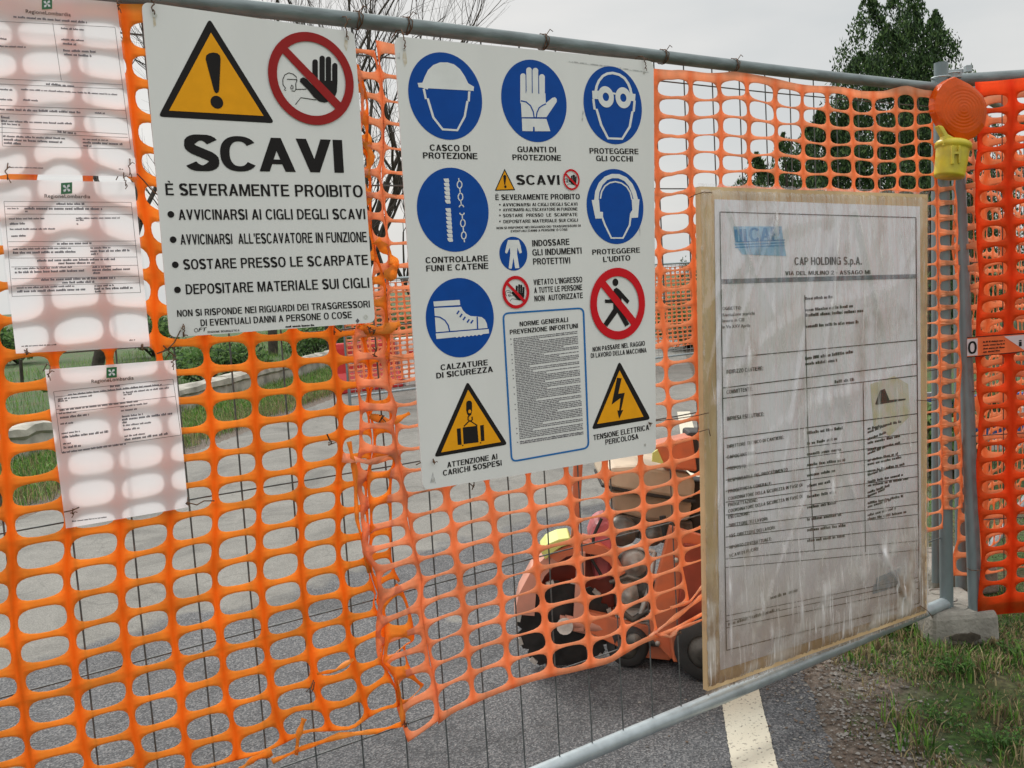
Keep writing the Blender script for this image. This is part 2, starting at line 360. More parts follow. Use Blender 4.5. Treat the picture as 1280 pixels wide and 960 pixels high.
# wire wrapped round the tubes
for px, py in ((443, 28), (505, 36), (676, 53), (826, 72), (915, 82)):
    p = onplane(px, py, 0); mb = MB()
    mb.tube([(p.x+(k/24)*.012+.003*math.sin(k*2.1), .020*math.sin(k*.8), fence_top(p.x)+.020*math.cos(k*.8)) for k in range(25)], .0012, 5)
    mb.tube([(p.x+.004, -.018, fence_top(p.x)+.012), (p.x+.014, -.022, fence_top(p.x)+.026), (p.x+.024, -.02, fence_top(p.x)+.022)], .0011, 5); mb.build('wire_wrap', rust, fp)

# ------------------------------------------------------------------ nets: lattice of hole centres read off the photograph
def lattice(cols):
    ks = sorted(cols)
    def colpos(c, r):
        t = cols[c]; rr = [a[0] for a in t]
        i = max(0, min(len(rr)-2, sum(1 for q in rr if q <= r)-1))
        a, b = t[i], t[i+1]; f = (r-a[0])/(b[0]-a[0]); return a[1]+(b[1]-a[1])*f, a[2]+(b[2]-a[2])*f
    def P(u, v):
        i = max(0, min(len(ks)-2, sum(1 for q in ks if q <= u)-1)); a, b = ks[i], ks[i+1]
        # smooth in u, averaged a little in v so that rows do not kink
        def cp(c): 
            A = [colpos(c, v+d) for d in (-.5, 0, .5)]; return (sum(q[0] for q in A)/3, sum(q[1] for q in A)/3)
        x0, y0 = cp(a); x1, y1 = cp(b); f = (u-a)/(b-a); return x0+(x1-x0)*f, y0+(y1-y0)*f
    return P
def net(name, P, c0, c1, r0, r1, m, parent, label=None, hw=.42, hh=.38, off=.012, amp=.008, exp=3.0, skip=(), seed=1, topband=0, botband=0, jit=.02, to3d=None, side=(0, 0), fold=None):
    rnd = random.Random(seed); key = {}; V = []; F = []; TK = []
    ph = [rnd.uniform(0, 6) for _ in range(6)]
    def wv(u, v): return amp*(math.sin(u*1.3+ph[0]+v*.3)+.6*math.sin(v*.9+ph[1]-u*.5)+.5*math.sin(u*2.9+ph[2]))
    nj = {}
    def J(i, j):
        if (i, j) not in nj: nj[(i, j)] = (rnd.gauss(0, jit), rnd.gauss(0, jit*1.1))
        return nj[(i, j)]
    def vert(u, v, dz=0, k=None):
        kk = (round(u*64), round(v*64), round(dz*1e4)) if k is None else k
        if kk in key: return key[kk]
        # node jitter, bilinear between lattice nodes
        a, b = math.floor(u-.5), math.floor(v-.5); fu, fv = u-.5-a, v-.5-b
        ju = jv = 0
        for ii, jj, ww in ((a, b, (1-fu)*(1-fv)), (a+1, b, fu*(1-fv)), (a, b+1, (1-fu)*fv), (a+1, b+1, fu*fv)):
            q = J(ii, jj); ju += q[0]*ww; jv += q[1]*ww
        px, py = P(u+ju, v+jv); o = off+wv(u, v)+dz
        if fold: px, py, o = fold(u, v, px, py, o)
        V.append((to3d or ip)(px, py, max(o, .009) if to3d is None else o)); key[kk] = len(V)-1
        du_ = abs(u-math.floor(u)-.5); TK.append(max(0, 1-du_*5.2)); return len(V)-1
    N = 5
    for i in range(c0, c1+1):
        for j in range(r0, r1+1):
            if (i, j) in skip: continue
            a, b = hw*rnd.uniform(.96, 1.03), hh*rnd.uniform(.92, 1.06); sh = rnd.uniform(-.04, .04); du, dv = rnd.gauss(0, .012), rnd.gauss(0, .015)
            per = []
            for s_ in range(4):
                for k in range(N):
                    t = k/N-.5; per.append([(t, -.5), (.5, t), (-t, .5), (-.5, -t)][s_])
            n = len(per); o_ = [vert(i+x, j+y) for x, y in per]; in1 = []; in2 = []
            for q, (x, y) in enumerate(per):
                an = math.atan2(y*1.0, x); ca, sa = math.cos(an), math.sin(an)
                rr = (abs(ca)**exp+abs(sa)**exp)**(-1/exp)
                hx, hy = ca*rr*a+du+sh*sa*rr*b, sa*rr*b+dv
                in1.append(vert(i+hx*.35+x*.65, j+hy*.35+y*.65, -.0004, ('a', i, j, q))); in2.append(vert(i+hx, j+hy, 0, ('b', i, j, q)))
            for q in range(n):
                q2 = (q+1) % n; F.append((o_[q], o_[q2], in1[q2], in1[q])); F.append((in1[q], in1[q2], in2[q2], in2[q]))
    def band(j, h0, h1, i0, i1):
        for i in range(i0, i1+1):
            for k in range(N):
                u0, u1 = i-.5+k/N, i-.5+(k+1)/N; F.append((vert(u0, j+h0), vert(u1, j+h0), vert(u1, j+h1), vert(u0, j+h1)))
    if topband: band(r0-.5, -topband, 0, c0, c1)
    if botband: band(r1+.5, 0, botband, c0, c1)
    mbn = MB(); mbn.v = [tuple(v) for v in V]; mbn.f = F; mbn.m = [0]*len(F); mbn.sm = [True]*len(F)
    o = mbn.build(name, m, parent, label, recalc=False)
    at_ = o.data.attributes.new('rib_thickness', 'FLOAT', 'POINT'); at_.data.foreach_set('value', TK)
    so_ = o.modifiers.new('thickness', 'SOLIDIFY'); so_.thickness = .0008; so_.offset = 0
    return o
LT = {
 -1: [(-10,-90,29),(0,-36,472),(6,-21,704),(8,-20,786),(10,-11,862),(12,-2,938),(14,6,1010)],
 0: [(-10,-16,32),(0,35,463),(2,41,541),(4,47,617.5),(6,51.5,693),(8,51.5,774),(10,61,848.5),(12,69,924),(13,75,957)],
 1: [(-10,51,36),(-5,73,212),(0,105,453),(6,119,682),(8,120,760),(10,127,831),(12,134,907),(13,140,941)],
 2: [(-10,122,40),(-5,148,232),(0,169,447),(6,183,672.5),(8,183,744),(10,190,815),(12,197,890),(13,201.5,925)],
 3: [(-10,190,45),(-6,206,212),(-3,223,335),(0,229,447),(2,234,520),(4,240,590),(6,241,659),(8,241,731),(10,248,800.6),(12,256,873),(14,262,942)],
 4: [(-10,250,57),(-3,278,337),(0,287,441),(2,293,514),(4,295.5,581),(6,297,649),(8,295,718),(10,302.5,787.5),(12,311.5,859),(14,325,925)],
 5: [(-10,305,66),(-3,334,338),(0,341.5,439),(2,348,508),(4,350,573),(6,350.5,639),(8,349,708),(10,357,775),(12,365,844),(13,365,871),(14,377,900)],
 6: [(-10,358,75),(-3,385,336),(0,393,434),(2,400,501),(4,401,564),(6,401,629),(8,400.6,696),(10,408,762.5),(12,417,829),(14,436,896)],
 7: [(-10,408,86),(-3,432,335),(0,442,434),(2,448,496),(4,450,554),(6,444,619),(8,443,689),(10,455,752),(12,461,813),(14,478,871),(15,484,899)],
 8: [(-10,440,94),(-3,463,334),(0,474,430),(3,481,522),(6,478,610),(8,476,680),(10,489,740),(12,497,800),(14,508,858),(15,512,888)],
}
RTB = {
 0: [(0,460,74),(1,464,109),(3,471,166),(5,471,226),(8,478,318),(12,470,434),(16,474,548),(20,490,668),(22,498,724),(24,505,779),(27,524,857),(28,527,893)],
 1: [(0,489,81),(3,493,171),(6,491,262),(10,496,375),(12,500,430),(14,506.6,495),(16,516,548),(20,540,654),(23,550,732),(26,562,808),(28,567,868)],
 2: [(0,538,86),(6,545,262),(12,560,420),(16,574,532),(20,588,639.7),(22,595,691),(24,602.5,744),(26,606,792),(28,613,848.6)],
 3: [(0,590,91),(6,597,262),(12,610,412),(16,624,520),(20,639,629),(22,646,679),(24,651,730),(26,655,779.5),(28,662,832.7)],
 4: [(0,640,96),(6,648,262),(12,662,408),(16,675,512),(20,688,620),(22,693.5,668),(24,701,717.6),(26,708,763),(28,714,820)],
 5: [(0,690,100),(6,699,260),(12,713,405),(16,725,505),(20,736,610.6),(22,743,657),(24,748,708.7),(26,755.5,756),(28,761,809.6)],
 6: [(0,742,104),(6,750,260),(12,763,402),(16,773,498),(20,781,604),(22,785,650),(24,790,697),(26,794,740.6),(28,800,788)],
 7: [(0,795,107),(6,799,258),(12,808,398),(16,816,494),(20,823,596),(22,825,643),(24,827,684),(26,834,727),(28,842,772)],
 8: [(0,844,110),(2,845,158),(4,843,205),(6,844,256),(10,846,350),(12,849,395),(14,850,440),(16,853,490),(18,856,538),(20,860,586),(22,866,630),(24,871,672),(26,876,712),(28,882,752)],
 9: [(0,882,112),(2,883.6,158),(5,884,224.6),(12,888,385),(20,897,572),(28,910,742)],
 10: [(0,917.5,110),(2,920,160),(5,920,224),(12,925,380),(20,934,560),(28,945,728)],
 11: [(0,952,116),(2,954,161.7),(5,954,225),(12,960,375),(20,968,550),(28,977,715)],
 12: [(0,986.7,122),(2,987,166.7),(5,989,226),(12,993,372),(20,1000,541),(28,1008,702)],
 13: [(0,1018.7,125.4),(2,1018.7,168.5),(5,1021.4,227),(12,1025,368),(20,1031,533),(28,1038,690)],
 14: [(0,1049,128.4),(2,1050.5,170),(5,1053,229),(12,1055,366),(20,1061,526),(28,1067,680)],
 15: [(0,1077,131),(2,1081,171),(5,1081.7,230),(12,1084,364),(20,1089,520),(28,1094,671)],
 16: [(0,1107,131),(2,1109,171),(5,1108.4,228.5),(12,1110,361),(20,1114,514),(28,1119,663)],
 17: [(0,1133,127.5),(2,1133.6,170.6),(5,1134,228.5),(12,1136,359),(20,1140,509),(28,1144,656)],
 18: [(0,1155,129),(3,1156,187.5),(5,1160,227),(12,1162,358),(20,1165,506),(28,1169,650)],
 19: [(0,1177,131),(3,1178,188),(5,1181,226),(12,1183,357),(20,1186,503),(28,1189,645)],
}
def lfold(u, v, px, py, o):
    # the loose right edge of the net is gathered into pleats
    if u > 7.2:
        k = u-7.2; px += -5*k*(.6+.4*math.sin(v*.9)) + 2.2*math.sin(v*1.9); py += 3*k*math.sin(v*1.6+1); o += .012*math.sin(k*3+v)
    if u > 6.5 and v > 10: py += 5*math.sin(v*3+u*2)*(u-6.5); px += 4*math.sin(v*2.3)*(u-6.5)
    return px, py, o
def rfold(u, v, px, py, o):
    if u < .9:
        k = .9-u; px += -6*k+5*k*math.sin(v*.9+.5); py += 4*k*math.sin(v*1.3+2); o += .01*math.cos(k*3+v*.7)
    if 8 < u < 20 and v < 7: py += 1.4*math.sin(v*1.2+u*2.2)
    if u > 19.0: o -= .0
    return px, py, o
nl = thing('safety_net', 'bright orange safety net with wide oval holes on the left half of the fence panel', 'safety net', (0, -.01, 0), 'orange safety nets on the front fence panel')
net('netting', lattice(LT), -4, 7, -10, 15, net_l, nl, hw=.432, hh=.385, off=.010, amp=.0028, seed=3, topband=.45, jit=.02, fold=lfold,
    skip={(7, 15), (6, 15), (4, 15), (5, 15), (3, 15)})
net('pleated_edge', lattice(LT), 8, 8, -10, 14, net_l, nl, label='crumpled gathered right edge of the net', hw=.40, hh=.36, off=.016, amp=.004, seed=8, jit=.05, fold=lfold)
nr = thing('safety_net', 'paler salmon safety net with thin strands hanging behind the grid of safety symbols', 'safety net', (1.8, -.01, 0), 'orange safety nets on the front fence panel')
net('netting', lattice(RTB), 1, 18, 0, 28, net_r, nr, hw=.438, hh=.435, off=.013, amp=.0028, seed=5, topband=.4, botband=.22, jit=.022, fold=rfold, exp=3.2,
    skip={(8, 26), (8, 27), (8, 28), (9, 28), (9, 27), (10, 28), (7, 28)})
net('pleated_edge', lattice(RTB), 0, 0, 0, 28, net_r, nr, label='crumpled gathered left edge of the net', hw=.41, hh=.37, off=.020, amp=.005, seed=9, jit=.06, fold=rfold)
def pwrap(px, py, o):       # last column bends round the end post
    p = onplane(px, py, o); dx = p.x-(XR)
    if dx > -.03: p.y = -.024-.004-.010*max(0, 1-abs(dx)/.03)
    return p
net('post_wrap', lattice(RTB), 19, 19, 3, 27, net_r, nr, hw=.40, hh=.36, off=.014, amp=.001, seed=15, jit=.04, to3d=lambda a, b, o: pwrap(a, b, o))
# twisted strands at the seam and at the torn corner
def strand(pts, wd, m, parent, name='loose_strand', seed=0, off=.03):
    rnd = random.Random(seed); V = []; n = 0; F = []
    Q = []
    for (x0, y0), (x1, y1) in zip(pts, pts[1:]):
        for k in range(5): t = k/5; Q.append((x0+(x1-x0)*t, y0+(y1-y0)*t))
    Q.append(pts[-1])
    for i, (x, y) in enumerate(Q):
        a = Q[max(0, i-1)]; b = Q[min(len(Q)-1, i+1)]; dx, dy = b[0]-a[0], b[1]-a[1]; l = math.hypot(dx, dy) or 1
        tw = math.cos(i*.22+seed); ww = wd*(.75+.25*math.sin(i*1.3+seed)); h = ww/2*(abs(tw)*.5+.5)
        V.append(ip(x-dy/l*h, y+dx/l*h, off+.006*math.sin(i*.45+seed))); V.append(ip(x+dy/l*h, y-dx/l*h, off-.006*math.sin(i*.45+seed)))
    F = [(2*i, 2*i+1, 2*i+3, 2*i+2) for i in range(len(Q)-1)]
    mbs = MB(); mbs.add(V, F, 0, True); o = mbs.build(name, m, parent, recalc=False)
    q = o.modifiers.new('thickness', 'SOLIDIFY'); q.thickness = .0012; return o
for i, (pts, wd, m, par) in enumerate([
    ([(455, 168), (464, 196), (458, 222)], 15, net_l, nl), ([(452, 228), (462, 246), (450, 268)], 11, net_l, nl),
    ([(470, 300), (486, 316), (494, 332), (484, 350)], 18, net_l, nl), ([(446, 410), (478, 414), (500, 404)], 15, net_l, nl),
    ([(428, 572), (462, 578), (500, 568)], 14, net_r, nr), ([(436, 552), (444, 590), (446, 650), (462, 716)], 8, net_l, nl),
    ([(496, 850), (501, 878), (504, 905)], 8, net_l, nl), ([(462, 520), (490, 528), (512, 516)], 11, net_l, nl), ([(502, 905), (470, 914), (424, 920), (378, 935), (340, 952)], 9, net_l, nl),
    ([(380, 898), (373, 920), (370, 944)], 9, net_l, nl), ([(396, 842), (420, 838), (442, 824)], 7, net_l, nl), ([(340, 940), (318, 948), (300, 962)], 11, net_l, nl),
    ([(812, 796), (846, 770), (882, 742)], 7, net_r, nr), ([(838, 760), (862, 752), (884, 726)], 6, net_r, nr), ([(818, 792), (838, 796), (848, 786), (884, 772)], 6, net_r, nr)]):
    strand(pts, wd, m, par, seed=i*1.7, off=.024)
for px, py in ((421, 414), (468, 440), (415, 549), (476, 523), (388, 859), (505, 906), (588, 606), (848, 790), (466, 413)):
    mb = MB(); p = ip(px, py, .03); pts = [p+Vector((random.uniform(-.012, .012), random.uniform(-.006, .006), random.uniform(-.012, .012))) for _ in range(7)]
    mb.tube(pts, .0014, 5); mb.build('wire_tie', rust, nl if px < 480 else nr)

# ------------------------------------------------------------------ sign 1: excavation
s1 = thing('warning_sign', 'white warning sign with a yellow triangle, a red circle and big black SCAVI', 'warning sign', (.44, -.03, 1.34))
O1 = .034
plate('plate', [(177, 2), (443, 40), (469, 403), (212, 422)], O1, .003, sign_w, s1, rpx=9)
mb = MB(); Z = lambda p: zm(p, 180, 0, 4.362)
def round_poly(pts, r, n=5):
    o_ = []
    for i in range(len(pts)):
        a, b, c = Vector(pts[i-1]), Vector(pts[i]), Vector(pts[(i+1) % len(pts)])
        p0 = b+(a-b).normalized()*r; p1 = b+(c-b).normalized()*r
        for k in range(n+1):
            t = k/n; q = p0*(1-t)**2+b*2*t*(1-t)+p1*t*t; o_.append((q.x, q.y))
    return o_
def tri_sign(mb, outer, inner, off, r):
    poly_mesh(mb, round_poly(outer, r), off+.0006, 0); poly_mesh(mb, inner, off+.0012, 1)
tri_sign(mb, Z([(357, 100), (78, 636), (712, 672)]), Z([(365, 178), (137, 603), (652, 632)]), O1, 6)
tp = mb.build('warning_triangle', [blk, yel], s1, label='yellow warning triangle with black exclamation mark', recalc=False)
mb = MB(); poly_mesh(mb, Z([(336, 322), (340, 302), (355, 290), (378, 286), (400, 290), (414, 302), (418, 322), (410, 490), (406, 502), (396, 509), (386, 502), (380, 488)]), O1+.0018)
c = ip(*Z([(396, 558)])[0], O1); disc(mb, c, .0125, O1+.0018, n=24); mb.build('exclamation_mark', blk, tp, recalc=False)
def hand(mb, f, off, mi=0):
    """open hand: four fingers, palm and thumb; f maps unit drawing coordinates to pixels"""
    for x0, x1, t in ((918, 948, 323), (957, 986, 303), (991, 1020, 308), (1026, 1055, 343)):
        cx = (x0+x1)/2; r = (x1-x0)/2
        poly_mesh(mb, f([(cx+r*math.cos(a), t+r-r*math.sin(a)) for a in [math.pi*k/8 for k in range(9)]]+[(x0, 460), (x1, 460)]), off, mi)
    poly_mesh(mb, f([(918, 440), (1055, 440), (1052, 500), (1040, 530), (1015, 552), (985, 560), (955, 553), (925, 528), (895, 490), (850, 445), (853, 428), (868, 421), (885, 430), (918, 465)]), off+.0003, mi)
def no_entry(parent, c, ro, ri, fl, wl, off, mred, lwd, name='prohibition_symbol', label=None):
    mb = MB(); ring(mb, c, ri, ro, off+.0024, 0)
    o = mb.build(name, [mred], parent, label=label, recalc=False)
    mb = MB(); hand(mb, fl, off+.0008); 
    for ln in ([(775, 492), (765, 490), (772, 480), (758, 462), (757, 432), (768, 408), (790, 397), (812, 403), (830, 418), (835, 434), (780, 432)], [(835, 434), (828, 455), (829, 485), (822, 497), (805, 495)], [(829, 487), (885, 486)], [(826, 570), (855, 532), (940, 545)], [(800, 478), (806, 462), (813, 470), (812, 484), (803, 486), (800, 478)]):
        polyline(mb, fl(ln), lwd, off+.0008)
    mb.build('hand_and_face', [blk], o, recalc=False)
    mb = MB(); poly_mesh(mb, fl([(782, 258), (1082, 568), (1052, 602), (752, 286)]), off+.0021)
    mb.build('red_bar', [mred], o, recalc=False)
c, ro = circ_frame(389.5, 41.2, 156.2, O1); no_entry(s1, c, ro, ro*.80, Z, 1, O1, redp, 1.0, label='dark red circle crossing out a raised hand')
T = lambda mb, *a, **k: text(mb, *a, off=O1+.0008, **k)
mb = MB(); T(mb, 'SCAVI', 232, 212.5, 430, 216, 44, h1=41, bold=.035, lean=.06, spacing=1.05); mb.build('lettering', blk, s1, label='large word SCAVI', recalc=False)
B = .024
for t_, a in (('È SEVERAMENTE PROIBITO', (207.4, 244, 454, 246.4, 14.8)), ('AVVICINARSI AI CIGLI DEGLI SCAVI', (223.6, 274.8, 457, 274, 13)), ("AVVICINARSI  ALL'ESCAVATORE IN FUNZIONE", (226, 305.8, 459, 302.5, 12.8)),
             ('SOSTARE PRESSO LE SCARPATE', (229.7, 336.9, 460.5, 331, 12.6)), ('DEPOSITARE MATERIALE SUI CIGLI', (232.7, 368, 462, 359.5, 12.6)), ('NON SI RISPONDE NEI RIGUARDI DEI TRASGRESSORI', (221.7, 396, 462.6, 384, 8.3)), ('DI EVENTUALI DANNI A PERSONE O COSE', (251, 407.7, 440, 397.5, 8.3))):
    mb = MB(); T(mb, t_, *a, bold=B, lean=.08); mb.build('lettering', blk, s1, recalc=False)
for x, y in ((213.5, 268), (216.3, 299.6), (219, 331), (221.7, 362.3)):
    mb = MB(); disc(mb, ip(x, y, O1), .0064, O1+.0008, n=20); mb.build('bullet', blk, s1, recalc=False)
mb = MB(); T(mb, 'FT', 248, 414.5, 257, 414, 4.8, bold=.02, lean=-.3); mb.build('lettering', blk, s1, recalc=False); mb = MB(); ring(mb, ip(245, 412.8, O1), .0030, .0040, O1+.0008, n=16); mb.build('round_logo', blk, s1, recalc=False); mb = MB(); T(mb, 'EDIZIONE SEGNALETICA', 259.7, 416.4, 299.5, 414, 2.4, bold=.02); dashes(mb, 357, 409.6, 393, 407.4, 2.4, O1+.0008)
mb.build('lettering', blk, s1, recalc=False); mb = MB(); poly_mesh(mb, [(447, 398), (449.5, 401), (447, 404), (444.5, 401)], O1+.0008); mb.build('diamond_mark', gry, s1, recalc=False)
for x, y in ((193, 19), (433, 48), (228, 411), (457, 396)):
    mb = MB(); ring(mb, ip(x, y, O1), .0022, .0048, O1+.0012, n=18); mb.build('eyelet', mat('eyelet_white', (.6, .6, .55), .4), s1, recalc=False)
tie(s1, 191, 12, O1, up=10); tie(s1, 433, 44, O1, up=16); tie(s1, 228, 405, O1, up=-14); tie(s1, 460, 410, O1, up=-6)

# ------------------------------------------------------------------ sign 2: obligations and prohibitions
s2 = thing('safety_sign', 'tall white board with a grid of blue, yellow and red safety symbols and Italian captions', 'safety sign', (1.15, -.03, .94))
O2 = .036
plate('plate', [(493, 45), (817, 76.5), (820, 565.5), (528.5, 613)], O2, .003, sign_w, s2, rpx=12)
def blue_disc(cx, y0, y1, label):
    c, r = circ_frame(cx, y0, y1, O2); mb = MB(); disc(mb, c, r, O2+.0006, n=64); return mb.build('mandatory_symbol', blu, s2, label=label, recalc=False)
def sym(par, fn, name='symbol', m=None):
    mb = MB(); fn(mb); mb.build(name, m or [wht, blu], par, recalc=False)
h1_, h2_ = O2+.0011, O2+.0016
d = blue_disc(557.5, 66.2, 174.7, 'blue disc with a hard hat on a head'); z1 = lambda p: zm(p, 490, 50, 6)
def f(mb):
    poly_mesh(mb, z1([(192, 322), (228, 320), (243, 280), (270, 225), (310, 187), (360, 168), (415, 168), (465, 182), (510, 218), (545, 270), (572, 325), (615, 350), (612, 382), (550, 377), (272, 362), (268, 372), (228, 358), (200, 354)]), h1_)
    polyline(mb, z1([(238, 365), (254, 440), (268, 440), (310, 580), (380, 670), (490, 677), (545, 575), (566, 458), (575, 460), (580, 385)]), 2.8, h1_)
sym(d, f)
d = blue_disc(668.2, 75.3, 177.6, 'blue disc with a protective glove'); z2 = lambda p: zm(p, 610, 60, 6.095)
def f(mb):
    for x0, x1, t in ((246, 287, 193), (291, 334, 147), (339, 383, 151), (389, 433, 199)):
        q = z2([(x0, t), (x1, 420)]); capsule(mb, q[0][0], q[1][0], q[0][1], q[1][1], h1_, 0)
    poly_mesh(mb, z2([(247, 345), (437, 345), (440, 420), (490, 380), (510, 375), (523, 388), (524, 410), (445, 527), (257, 527)]), h1_+.0001)
    poly_mesh(mb, z2([(258, 537), (445, 540), (475, 634), (357, 634), (355, 600), (343, 600), (343, 634), (262, 632)]), h1_)
    for x, y0, y1 in ((289, 190, 330), (336, 160, 340), (386, 175, 350)): polyline(mb, z2([(x, y0), (x+2, y1)]), .9, h2_, 1)
    polyline(mb, z2([(250, 402), (290, 410), (325, 440), (345, 485), (352, 530)]), 1.5, h2_, 1); polyline(mb, z2([(368, 530), (374, 490), (390, 455), (415, 437), (442, 425)]), 1.5, h2_, 1)
sym(d, f)
d = blue_disc(766.5, 83.5, 180.3, 'blue disc with goggles on a head')
def arc(cx, cy, rx, ry, a0, a1, n=16): return [(cx+rx*math.cos(rad(a0+(a1-a0)*k/n)), cy-ry*math.sin(rad(a0+(a1-a0)*k/n))) for k in range(n+1)]
def f(mb):
    polyline(mb, z2([(820, 332), (828, 290), (845, 250), (875, 213), (910, 195), (950, 190), (1000, 203), (1040, 230), (1068, 270), (1084, 310), (1092, 350)]), 3.2, h1_)
    for cx, cy in ((895, 373), (1028, 380)):
        c_ = ip(*z2([(cx, cy)])[0], O2); ring(mb, c_, .0105, .0265, h2_, 0, 32)
    poly_mesh(mb, z2([(793, 326), (860, 325), (850, 375), (860, 392), (797, 386)]), h1_+.0001); poly_mesh(mb, z2([(1070, 345), (1124, 350), (1120, 406), (1070, 400), (1078, 370)]), h1_+.0001); poly_mesh(mb, z2([(935, 335), (990, 345), (990, 358), (935, 350)]), h1_+.0001)
    polyline(mb, z2([(802, 388), (812, 465), (828, 467), (862, 585), (915, 688), (1022, 692), (1080, 600), (1100, 485), (1110, 482), (1117, 400)]), 2.9, h1_)
sym(d, f)
d = blue_disc(566.9, 209.9, 314.9, 'blue disc with a rope and a chain'); z3 = lambda p: zm(p, 510, 200, 6.857)
def f(mb):
    for k in range(15):
        if k == 6: continue
        t = k/15; x = 328+34*t; y = 160+545*t
        poly_mesh(mb, z3([(x-24, y), (x+20, y-8+6), (x+26, y+22), (x-18, y+20)]), h1_); poly_mesh(mb, z3([(x-20, y+18), (x+26, y+20), (x+24, y+32), (x-6, y+32)]), h1_-.0001)
    for cx, cy, a0, a1 in ((442, 211, 0, 360), (450, 316, 0, 360), (470, 541, 0, 360), (478, 646, 0, 360), (458, 408, 10, 170), (463, 448, 190, 350)):
        polyline(mb, z3(arc(cx, cy, 20, 31 if a1-a0 > 200 else 22, a0, a1)), 1.35, h1_)
    for a, b in (((434, 155), (438, 180)), ((444, 240), (448, 286)), ((452, 346), (457, 388)), ((464, 470), (468, 512)), ((472, 572), (476, 616)), ((480, 676), (484, 704))): polyline(mb, z3([a, b]), 1.4, h1_)
sym(d, f)
d = blue_disc(769.4, 211.5, 305.2, 'blue disc with ear protectors on a head'); z4 = lambda p: zm(p, 610, 200, 4.8)
def f(mb):
    polyline(mb, z4([(650, 240), (656, 190), (676, 143), (708, 110), (745, 96), (785, 97), (825, 115), (856, 150), (876, 195), (887, 238)]), 5.4, h1_)
    polyline(mb, z4([(674, 232), (682, 190), (702, 156), (732, 136), (765, 130), (800, 138), (832, 160), (854, 195), (864, 238)]), 1.8, h1_)
    poly_mesh(mb, z4([(622, 240), (666, 238), (672, 310), (690, 312), (690, 350), (645, 352), (640, 330)]), h1_+.0001); poly_mesh(mb, z4([(862, 235), (909, 235), (900, 345), (852, 348), (856, 315), (866, 300)]), h1_+.0001)
    polyline(mb, z4([(686, 345), (700, 385), (740, 468), (810, 468), (850, 390), (858, 320)]), 2.3, h1_)
sym(d, f)
d = blue_disc(641.7, 295.9, 338.3, 'small blue disc with protective overalls')
sym(d, lambda mb: poly_mesh(mb, z4([(120, 480), (185, 480), (196, 515), (203, 555), (190, 562), (176, 525), (174, 560), (188, 648), (163, 650), (153, 585), (142, 652), (124, 650), (134, 560), (131, 525), (114, 562), (102, 555), (110, 515)]), h1_))
d = blue_disc(575.6, 347.6, 446.9, 'blue disc with a safety boot'); z5 = lambda p: zm(p, 510, 330, 6.4)
def f(mb):
    poly_mesh(mb, z5([(203, 300), (413, 287), (418, 328), (208, 340)]), h1_)
    poly_mesh(mb, z5([(210, 352), (425, 342), (438, 368), (462, 395), (500, 416), (550, 420), (590, 425), (615, 445), (630, 475), (636, 512), (224, 545)]), h1_)
    poly_mesh(mb, z5([(222, 556), (646, 520), (648, 555), (600, 560)]+[(600-k*16, 561+k*1.6+(8 if k % 2 else 0)) for k in range(1, 15)]+[(370, 586), (228, 600)]), h1_)
    polyline(mb, z5([(213, 420), (255, 425), (295, 450), (322, 490), (334, 540)]), 1.6, h2_, 1); polyline(mb, z5([(554, 422), (557, 518)]), 1.6, h2_, 1)
    for a in ((400, 388), (424, 413), (450, 436), (482, 456), (511, 463)): polyline(mb, z5([(a[0]+9, a[1]-14), (a[0]-9, a[1]+12)]), 1.9, h2_, 1)
sym(d, f)
def tri2(o_, i_, label, r=5):
    mb = MB(); tri_sign(mb, o_, i_, O2, r); return mb.build('warning_triangle', [blk, yel], s2, label=label, recalc=False)
z6 = lambda p: zm(p, 530, 470, 6.857); z8 = lambda p: zm(p, 725, 325, 3.84)
d = tri2(z6([(373, 44), (86, 696), (718, 588)]), z6([(378, 118), (147, 655), (660, 565)]), 'yellow triangle with a suspended load')
def f(mb):
    q = z6([(362, 210), (412, 300)]); capsule(mb, q[0][0], q[1][0], q[0][1], q[1][1], h2_, 0); poly_mesh(mb, z6([(362, 298), (412, 298), (404, 335), (385, 345), (372, 330)]), h2_)
    disc(mb, ip(*z6([(388, 303)])[0], O2), .0042, h2_+.0004, 1, 16)
    polyline(mb, z6([(395, 330), (378, 352), (378, 375), (395, 388), (414, 375), (412, 348)]), 1.6, h2_)
    polyline(mb, z6([(388, 385), (342, 432)]), 1.4, h2_); polyline(mb, z6([(398, 385), (412, 395), (458, 425)]), 1.4, h2_)
    poly_mesh(mb, z6([(332, 441), (457, 426), (468, 568), (340, 584)]), h2_)
    poly_mesh(mb, z6([(281, 451), (314, 447), (323, 588), (290, 591)]), h2_); poly_mesh(mb, z6([(481, 424), (512, 418), (519, 554), (489, 560)]), h2_)
    disc(mb, ip(*z6([(329, 594)])[0], O2), .0018, h2_, 0, 10); disc(mb, ip(*z6([(482, 572)])[0], O2), .0018, h2_, 0, 10)
sym(d, f, m=[blk, yel])
d = tri2(z8([(189, 484), (55, 814), (340, 765)]), z8([(190, 530), (82, 787), (305, 752)]), 'yellow triangle with an electric arrow')
sym(d, lambda mb: poly_mesh(mb, z8([(178, 565), (200, 568), (184, 642), (215, 637), (197, 722), (208, 719), (188, 762), (179, 722), (188, 722), (195, 662), (152, 694)]), h2_), m=[blk])
d = tri2(z4([(100, 52), (41, 184), (164, 181)]), z4([(100, 66), (50, 178), (154, 175)]), 'small yellow triangle beside the word SCAVI', .8)
def f(mb): poly_mesh(mb, z4([(91, 95), (100, 88), (110, 95), (104, 148), (98, 148)]), h2_); disc(mb, ip(*z4([(102, 160)])[0], O2), .0035, h2_, 0, 12)
sym(d, f, m=[blk])
def mapz(cx, cy, s): return lambda p: [(cx+(x-913)/4.362*s, cy+(y-430)/4.362*s) for x, y in p]
